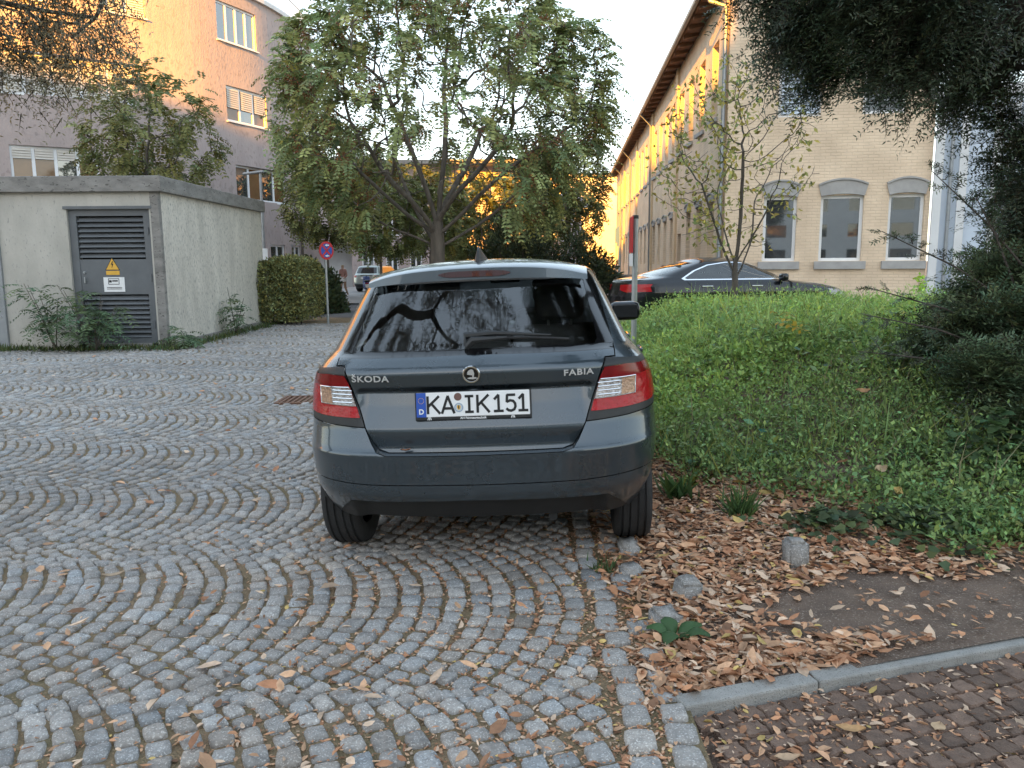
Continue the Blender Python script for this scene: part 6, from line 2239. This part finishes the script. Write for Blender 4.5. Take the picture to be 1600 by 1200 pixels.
so = so.build('scattered_leaves', M['leaf_brown'])
tag(so, 'single dry leaves blown across the cobbled yard', 'leaf litter', kind='stuff')
n = 2200
x = np.concatenate([g7.uniform(-9.5, -5.6, n // 2), -5.75 + np.abs(g7.normal(0, .12, n // 2))]); y = np.concatenate([13.62 - np.abs(g7.normal(0, .18, n // 2)), g7.uniform(13.5, 21, n // 2)])
lw = Leaves()
lw.add(np.stack([x, y, gz(x, y)], 1), np.stack([g7.normal(0, .6, n), g7.normal(0, .6, n), np.ones(n)], 1), rand_dirs(n, g7), g7.uniform(.05, .16, n), .022, colour(n, (.085, .115, .040), .35, .15, g7), mid=.35)
wo = lw.build('low_weeds', M['foliage'])
tag(wo, 'strip of low weeds along the foot of the shed', 'weeds', kind='stuff')
n = 1500
y = 1.9 + 6 * g7.random(n) ** 1.3; x = g7.uniform(-1, .2, n) * .65 * y
m = (x < .3) & ((np.sin(x * 2.1) + np.sin(y * 3.3 + x)) > .1)
x, y = x[m], y[m]; n = len(x)
lw = Leaves()
lw.add(np.stack([x, y, gz(x, y) - .02], 1), np.stack([g7.normal(0, .8, n), g7.normal(0, .8, n), np.ones(n)], 1), rand_dirs(n, g7), g7.uniform(.012, .035, n), .006, colour(n, (.09, .115, .04), .3, .15, g7), mid=.35)
mo = lw.build('joint_moss', M['foliage'])
tag(mo, 'moss and tiny grass in the cobble joints', 'moss', kind='stuff')


def one_leaf(label, x, y, z, rz, L, wd, col, curl=.3, tilt=0.0):
    V, F = [], []
    nu, nv = 9, 5
    for i in range(nu):
        t = i / (nu - 1)
        w_ = wd * .5 * math.sin(math.pi * min(max(t, .03), .985)) ** .8
        for j in range(nv):
            q = (j / (nv - 1) - .5) * 2
            V.append(((t - .5) * L, q * w_, .006 + curl * wd * (q * q) * .5 + curl * L * .25 * (2 * t - 1) ** 2 + random.gauss(0, .0012)))
    for i in range(nu - 1):
        for j in range(nv - 1): F.append((i * nv + j, (i + 1) * nv + j, (i + 1) * nv + j + 1, i * nv + j + 1))
    C = np.tile(np.array([col]), (len(V), 1)) * rng.uniform(.85, 1.1, (len(V), 1))
    o = np_mesh('fallen_leaf', V, F, M['leaf_brown'], None, col=C, smooth=True)
    o.location = (x, y, z); o.rotation_euler = (tilt, 0, rz)
    tag(o, label, 'leaf', 'single fallen leaves')
    return o


zc = lambda x, y: float(gz(x, y)) + .008
one_leaf('pale curled leaf lying on the cobbles in the left foreground', -1.92, 3.66, zc(-1.92, 3.66), .5, .10, .035, (.55, .42, .30), .5)
one_leaf('narrow tan leaf on the cobbles left of the rear tyre', -.99, 3.60, zc(-.99, 3.6), .3, .08, .03, (.50, .36, .25), .5)
one_leaf('large ochre leaf lying on the dark pavers near the bottom edge', 1.02, 2.24, .006, -.2, .085, .042, (.60, .36, .17), .3)
one_leaf('small round pale leaf on the dark pavers at lower right', 1.29, 2.25, .006, .8, .05, .042, (.60, .42, .26), .2)
one_leaf('tan leaf on the dark pavers at the very bottom', .78, 2.10, .006, .1, .075, .036, (.58, .40, .26), .3)
one_leaf('yellow leaf caught on the ivy near the yew', 1.98, 4.0, float(gm(1.98, 4.0)) + .11, 1.0, .09, .055, (.58, .40, .14), .5, .5)
one_leaf('cream crumpled leaf resting on the ivy below the yew bush', 2.0, 4.25, float(gm(2.0, 4.25)) + .13, .4, .085, .05, (.62, .46, .30), .7, .6)
one_leaf('orange-brown leaf lying in the middle of the green bank', 2.35, 5.3, float(gm(2.35, 5.3)) + .20, .1, .10, .045, (.50, .28, .14), .4, .5)
p = HBM @ Vector((-.31, .045, .606))
one_leaf('small brown leaf on the rear bumper ledge of the grey hatchback', p.x, p.y, p.z, .2, .045, .022, (.30, .13, .07), .4)


# ---- loose granite blocks ----------------------------------------------------------
def block(label, x, y, s, h, rz, tilt=(0, 0), seed=0):
    r0 = random.Random(seed)
    bm = bmesh.new()
    bmesh.ops.create_cube(bm, size=1.0)
    for v in bm.verts: v.co = Vector((v.co.x * s[0], v.co.y * s[1], v.co.z * .16))
    bmesh.ops.bevel(bm, geom=bm.edges[:], offset=.014, segments=2, affect='EDGES')
    bmesh.ops.subdivide_edges(bm, edges=bm.edges[:], cuts=1, use_grid_fill=True)
    for v in bm.verts: v.co += Vector((r0.gauss(0, .003), r0.gauss(0, .003), r0.gauss(0, .003)))
    me = bpy.data.meshes.new('granite_block'); bm.to_mesh(me); bm.free()
    me.polygons.foreach_set('use_smooth', np.ones(len(me.polygons), dtype=bool))
    a = me.color_attributes.new('tint', 'FLOAT_COLOR', 'POINT')
    t = r0.uniform(.85, 1.1)
    a.data.foreach_set('color', np.tile(np.array([t, t, t, 1], dtype=np.float32), len(me.vertices)))
    o = link_mesh('granite_block', me, M['cobble'])
    o.location = (x, y, float(gm(x, y)) + h - .08); o.rotation_euler = (tilt[0], tilt[1], rz)
    tag(o, label, 'stone block', 'loose granite blocks')


block('upright granite block standing at the edge of the bare soil', 1.27, 3.45, (.095, .095), .115, .05, (.02, .03), 1)
block('tilted granite block half buried in the leaves', .73, 3.20, (.10, .10), .065, .25, (.12, .06), 2)
block('rounded granite block near the cobble edge, under the bumper', .53, 3.46, (.10, .095), .035, .5, (.06, .05), 3)
block('oblong granite block just behind the right rear tyre', .57, 3.78, (.10, .17), .03, .03, (.02, .0), 4)
block('loose granite block between the cobble edge and green leaves', .60, 2.98, (.11, .13), .03, .35, (.03, .08), 5)

# green leafy weed at the cobble edge
wd_ = empty('broadleaf_weed', (.60, 2.80, float(gz(.6, 2.8))))
for k, (dx, dy, rz, L) in enumerate([(-.10, .02, 2.6, .09), (-.02, .06, 1.7, .11), (.05, .02, .5, .12), (.12, -.01, -.1, .10), (-.02, -.03, -2.2, .08)]):
    V, F = [], []
    for i in range(8):
        t = i / 7; w_ = .032 * math.sin(math.pi * min(max(t, .02), .99)) ** .7
        for j in range(5):
            q = (j / 4 - .5) * 2
            V.append((t * L, q * w_, .03 + .03 * math.sin(math.pi * t) - .012 * q * q))
    for i in range(7):
        for j in range(4): F.append((i * 5 + j, (i + 1) * 5 + j, (i + 1) * 5 + j + 1, i * 5 + j + 1))
    o = np_mesh('leaf', V, F, M['foliage'], wd_, col=np.tile(np.array([[.055, .115, .045]]) * random.uniform(.8, 1.3), (len(V), 1)), smooth=True)
    o.location = (dx * .28, dy * .28, -.02); o.rotation_euler = (0, random.uniform(-.25, -.05), rz)
tag(wd_, 'fresh green broad-leaved weed between the edge stones and leaf litter', 'weed')

# ---- signs and lamps --------------------------------------------------------------
def disc(mb, r, y0, y1, n=36):
    return mb.lathe([(0, y0), (r, y0), (r, y1), (0, y1)], n, 'y')


ns = empty('no_stopping_sign', (-4.42, 19.3, float(gz(-4.42, 19.3)) - .02), R(52))
tag(ns, 'round blue and red no-stopping sign on a thin pole beside the clipped hedge', 'road sign')
MB().tube([(0, 0, 0), (0, 0, 1.98)], .030, 10).build('pole', M['galv'], ns, smooth=True)
dsc = MB()
fz = 1.77
Mz = Matrix.Translation((0, -.045, fz))
f_ = MB(); f_.lathe([(0, 0), (.215, 0), (.215, .012), (0, .012)], 40, 'y', (0, -.045, fz)); face = f_.build('sign_face', M['red_sign'], ns)
b_ = MB(); b_.lathe([(0, -.003), (.165, -.003), (.165, 0)], 40, 'y', (0, -.045, fz)); b_.build('blue_field', M['blue_sign'], face)
for a in (45, -45):
    MB().box(-.165, .165, -.006, -.004, -.02, .02, Mz @ Matrix.Rotation(R(a), 4, 'Y')).build('red_bar', M['red_sign'], face)
for s_ in (1, -1):
    MB().prism([(-.06, fz + s_ * .125), (.02, fz + s_ * .125 - .03), (.02, fz + s_ * .125 - .012), (.07, fz + s_ * .125 - .012), (.07, fz + s_ * .125 + .012), (.02, fz + s_ * .125 + .012), (.02, fz + s_ * .125 + .03)], -.054, -.0515).build('white_arrow', M['white'], face)
MB().box(-.03, .03, -.034, -.028, fz - .1, fz + .1).build('bracket', M['galv'], ns)

ps = empty('pole_sign', (1.30, 8.5, float(gm(1.3, 8.5)) - .05))
tag(ps, 'galvanised sign pole behind the car with red plate seen edge-on', 'road sign')
MB().tube([(0, 0, 0), (0, 0, 1.83)], .030, 12).build('pole', M['galv'], ps, smooth=True)
MB().lathe([(0, 1.85), (.032, 1.845), (.034, 1.81)], 12, 'z').build('pole_cap', M['black'], ps)
Mq = Matrix.Rotation(R(-93), 4, 'Z')
MB().bbox(-.16, .16, -.046, -.036, 1.46, 1.83, .004, Mq).build('red_plate', M['red_sign'], ps)
MB().bbox(-.16, .16, -.046, -.036, 1.32, 1.45, .004, Mq).build('white_plate', M['white'], ps)
MB().box(-.04, .04, -.036, -.028, 1.37, 1.77, Mq).build('bracket', M['galv'], ps)

lp = empty('street_lamp', (-8.52, 28.0, float(gz(-8.5, 28)) - .05))
tag(lp, 'slim grey street lamp with short arm in front of the mauve block', 'street lamp')
MB().tube([(0, 0, 0), (0, 0, 1.2), (0, 0, 4.7)], [.075, .06, .045], 10).build('pole', M['zinc'], lp, smooth=True)
MB().bbox(-.08, .62, -.09, .09, 4.66, 4.73, .02, Matrix.Rotation(R(-6), 4, 'Y')).build('lamp_head', M['zinc'], lp)
MB().bbox(-.12, .14, -.09, -.06, 1.75, 2.15, .01).build('white_notice', M['white'], lp)

# ---- closed parasol, terrace fence --------------------------------------------------
pa = empty('closed_parasol', (5.15, 50, float(gz(5.15, 50)) + .04))
tag(pa, 'closed cream parasol standing before the far lilac wall', 'parasol')
MB().tube([(0, 0, 0), (0, 0, 2.5)], .03, 8).build('pole', M['wood_brown'], pa)
MB().lathe([(.30, .75), (.27, .95), (.20, 1.5), (.12, 2.1), (.04, 2.45), (0, 2.5)], 14, 'z').build('canopy', pm('cream_canvas', (.66, .58, .42), .8, var=.15, scale=5), pa, smooth=True)
MB().bbox(-.3, .3, -.3, .3, 0, .08, .02).build('base', M['concrete'], pa)
tf2 = empty('terrace_fence', (0, 46, float(gz(4, 46)) + .05))
tag(tf2, 'low weathered timber terrace fence beyond the black saloon', 'fence')
for i in range(3):
    MB().box(3.4, 7.2, -.03, .03, .25 + .27 * i, .47 + .27 * i).build('board', M['concrete'], tf2)
for i in range(5):
    MB().box(3.42 + .93 * i, 3.52 + .93 * i, .03, .13, 0, 1.15).build('post', M['wood_brown'], tf2)

# lime green shoot by the brick wall
g8 = np.random.default_rng(141)
ls = empty('lime_shoot', (9.45, 18.6, float(gz(9.45, 18.6))))
lv = Leaves()
for c, k, r_ in (((0, 0, .78), 46, .09), ((-.04, 0, .98), 34, .08)):
    P = np.array(c) + g8.normal(0, r_ * .55, (k, 3))
    lv.add(P, rand_dirs(k, g8), rand_dirs(k, g8), .09, .06, colour(k, (.40, .62, .08), .2, .08, g8))
lv.build('foliage', M['foliage'], ls)
MB().tube([(0, 0, 0), (-.03, 0, .5), (-.04, 0, .95)], [.01, .008, .004], 5).build('stem', M['bark'], ls)
tag(ls, 'bright lime-green leafy shoot in front of the brick wall near the yew', 'plant')

# ---- person and scooter far down the street ------------------------------------------
def person(loc, rz):
    J = {'pel': (0, 0, .95), 'wst': (0, 0, 1.08), 'chs': (0, .0, 1.32), 'nck': (0, .01, 1.47), 'hd0': (0, .02, 1.56), 'hd1': (0, .02, 1.68),
         'hr': (.09, 0, .90), 'kr': (.10, .10, .50), 'ar': (.10, .02, .08), 'tr': (.11, .17, .035), 'hl': (-.09, 0, .90), 'kl': (-.10, -.03, .50), 'al': (-.10, -.22, .12), 'tl': (-.11, -.10, .035),
         'sr': (.18, 0, 1.40), 'er': (.26, -.03, 1.12), 'wr': (.20, .14, .98), 'gr': (.16, .20, .97), 'sl': (-.18, 0, 1.40), 'el': (-.25, -.02, 1.12), 'wl': (-.20, .14, 1.0), 'gl': (-.15, .20, .98)}
    E = [('pel', 'wst'), ('wst', 'chs'), ('chs', 'nck'), ('nck', 'hd0'), ('hd0', 'hd1'), ('pel', 'hr'), ('hr', 'kr'), ('kr', 'ar'), ('ar', 'tr'), ('pel', 'hl'), ('hl', 'kl'), ('kl', 'al'), ('al', 'tl'),
         ('chs', 'sr'), ('sr', 'er'), ('er', 'wr'), ('wr', 'gr'), ('chs', 'sl'), ('sl', 'el'), ('el', 'wl'), ('wl', 'gl')]
    rad_ = dict(pel=(.15, .11), wst=(.135, .10), chs=(.155, .11), nck=(.06, .06), hd0=(.078, .09), hd1=(.08, .095), hr=(.095, .1), kr=(.06, .065), ar=(.04, .045), tr=(.04, .03), sr=(.065, .065), er=(.045, .045), wr=(.03, .03), gr=(.03, .02))
    ks = list(J)
    me = bpy.data.meshes.new('person')
    me.from_pydata([J[k] for k in ks], [(ks.index(a), ks.index(b)) for a, b in E], [])
    ob = bpy.data.objects.new('tmp_person', me); COL.objects.link(ob)
    md = ob.modifiers.new('s', 'SKIN')
    sv = me.skin_vertices[0].data
    for i, k in enumerate(ks):
        r_ = rad_.get(k) or rad_[k[:-1] + 'r']
        sv[i].radius = r_; sv[i].use_root = (k == 'pel')
    sb_ = ob.modifiers.new('d', 'SUBSURF'); sb_.levels = 2; sb_.render_levels = 2
    dg = bpy.context.evaluated_depsgraph_get()
    m2 = bpy.data.meshes.new_from_object(ob.evaluated_get(dg)); m2.name = 'person'
    bpy.data.objects.remove(ob)
    n_ = len(m2.vertices)
    co = np.zeros(n_ * 3, np.float32); m2.vertices.foreach_get('co', co); co = co.reshape(-1, 3)
    C = np.tile(np.array([.36, .20, .17]), (n_, 1))
    C[co[:, 2] < .98] = (.30, .20, .14)
    hand = (np.abs(co[:, 0]) > .1) & (co[:, 1] > .12) & (co[:, 2] > .9); C[hand] = (.55, .36, .28)
    C[co[:, 2] < .11] = (.75, .73, .70)
    C[co[:, 2] > 1.46] = (.55, .36, .28)
    C[(co[:, 2] > 1.60) | ((co[:, 2] > 1.5) & (co[:, 1] < 0.0))] = (.42, .30, .17)
    a = m2.color_attributes.new('tint', 'FLOAT_COLOR', 'POINT')
    c4 = np.ones((n_, 4), np.float32); c4[:, :3] = C; a.data.foreach_set('color', c4.ravel())
    m2.polygons.foreach_set('use_smooth', np.ones(len(m2.polygons), dtype=bool))
    m2.materials.clear()
    o = link_mesh('person', m2, pm('clothed_figure', (1, 1, 1), .8, var=0, tint=True))
    o.location = loc; o.rotation_euler = (0, 0, rz)
    wc = MB().lathe([(.165, .80), (.185, .84), (.178, .95), (.165, 1.04), (.150, 1.05)], 16, 'z', (0, 0, 0)).build('white_shirt_hem', M['white'], o, smooth=True)
    return o


pe = person((-8.85, 42.5, float(gz(-8.85, 42.5)) + .055), R(150))
tag(pe, 'person in a dusty pink top and tan trousers walking on the far pavement', 'person')
sc_ = empty('motor_scooter', (-8.05, 45.0, float(gz(-8, 45)) + .055), R(12))
tag(sc_, 'small blue motor scooter parked next to the walking person', 'scooter')
for y, r_ in ((.15, .22), (1.35, .22)):
    MB().lathe([(.11, -.05), (r_ - .01, -.05), (r_, 0), (r_ - .01, .05), (.11, .05), (.10, 0), (.11, -.05)], 20, 'x', (0, y, .22)).build('wheel', M['tyre'], sc_, smooth=True)
M['scooter'] = pm('scooter_blue', (.07, .12, .34), .3, var=.1, scale=6, coat=.6)
MB().bbox(-.17, .17, -.05, .70, .38, .72, .08).bbox(-.20, .20, 1.05, 1.22, .40, 1.02, .05).bbox(-.16, .16, .6, 1.2, .30, .38, .03).build('body', M['scooter'], sc_, smooth=True, angle=60)
MB().bbox(-.15, .15, -.05, .68, .73, .83, .04).build('seat', M['black'], sc_, smooth=True, angle=60)
MB().tube([(-.33, 1.0, 1.08), (0, 1.06, 1.06), (.33, 1.0, 1.08)], .02, 8).tube([(0, 1.3, .3), (0, 1.08, 1.05)], .03, 8).build('handlebar', M['black'], sc_)
MB().bbox(-.10, .10, -.10, -.085, .42, .60, .004).build('number_plate', M['white'], sc_)
MB().bbox(-.09, .09, -.08, -.05, .62, .69, .01).build('tail_light', M['lens_red'], sc_)
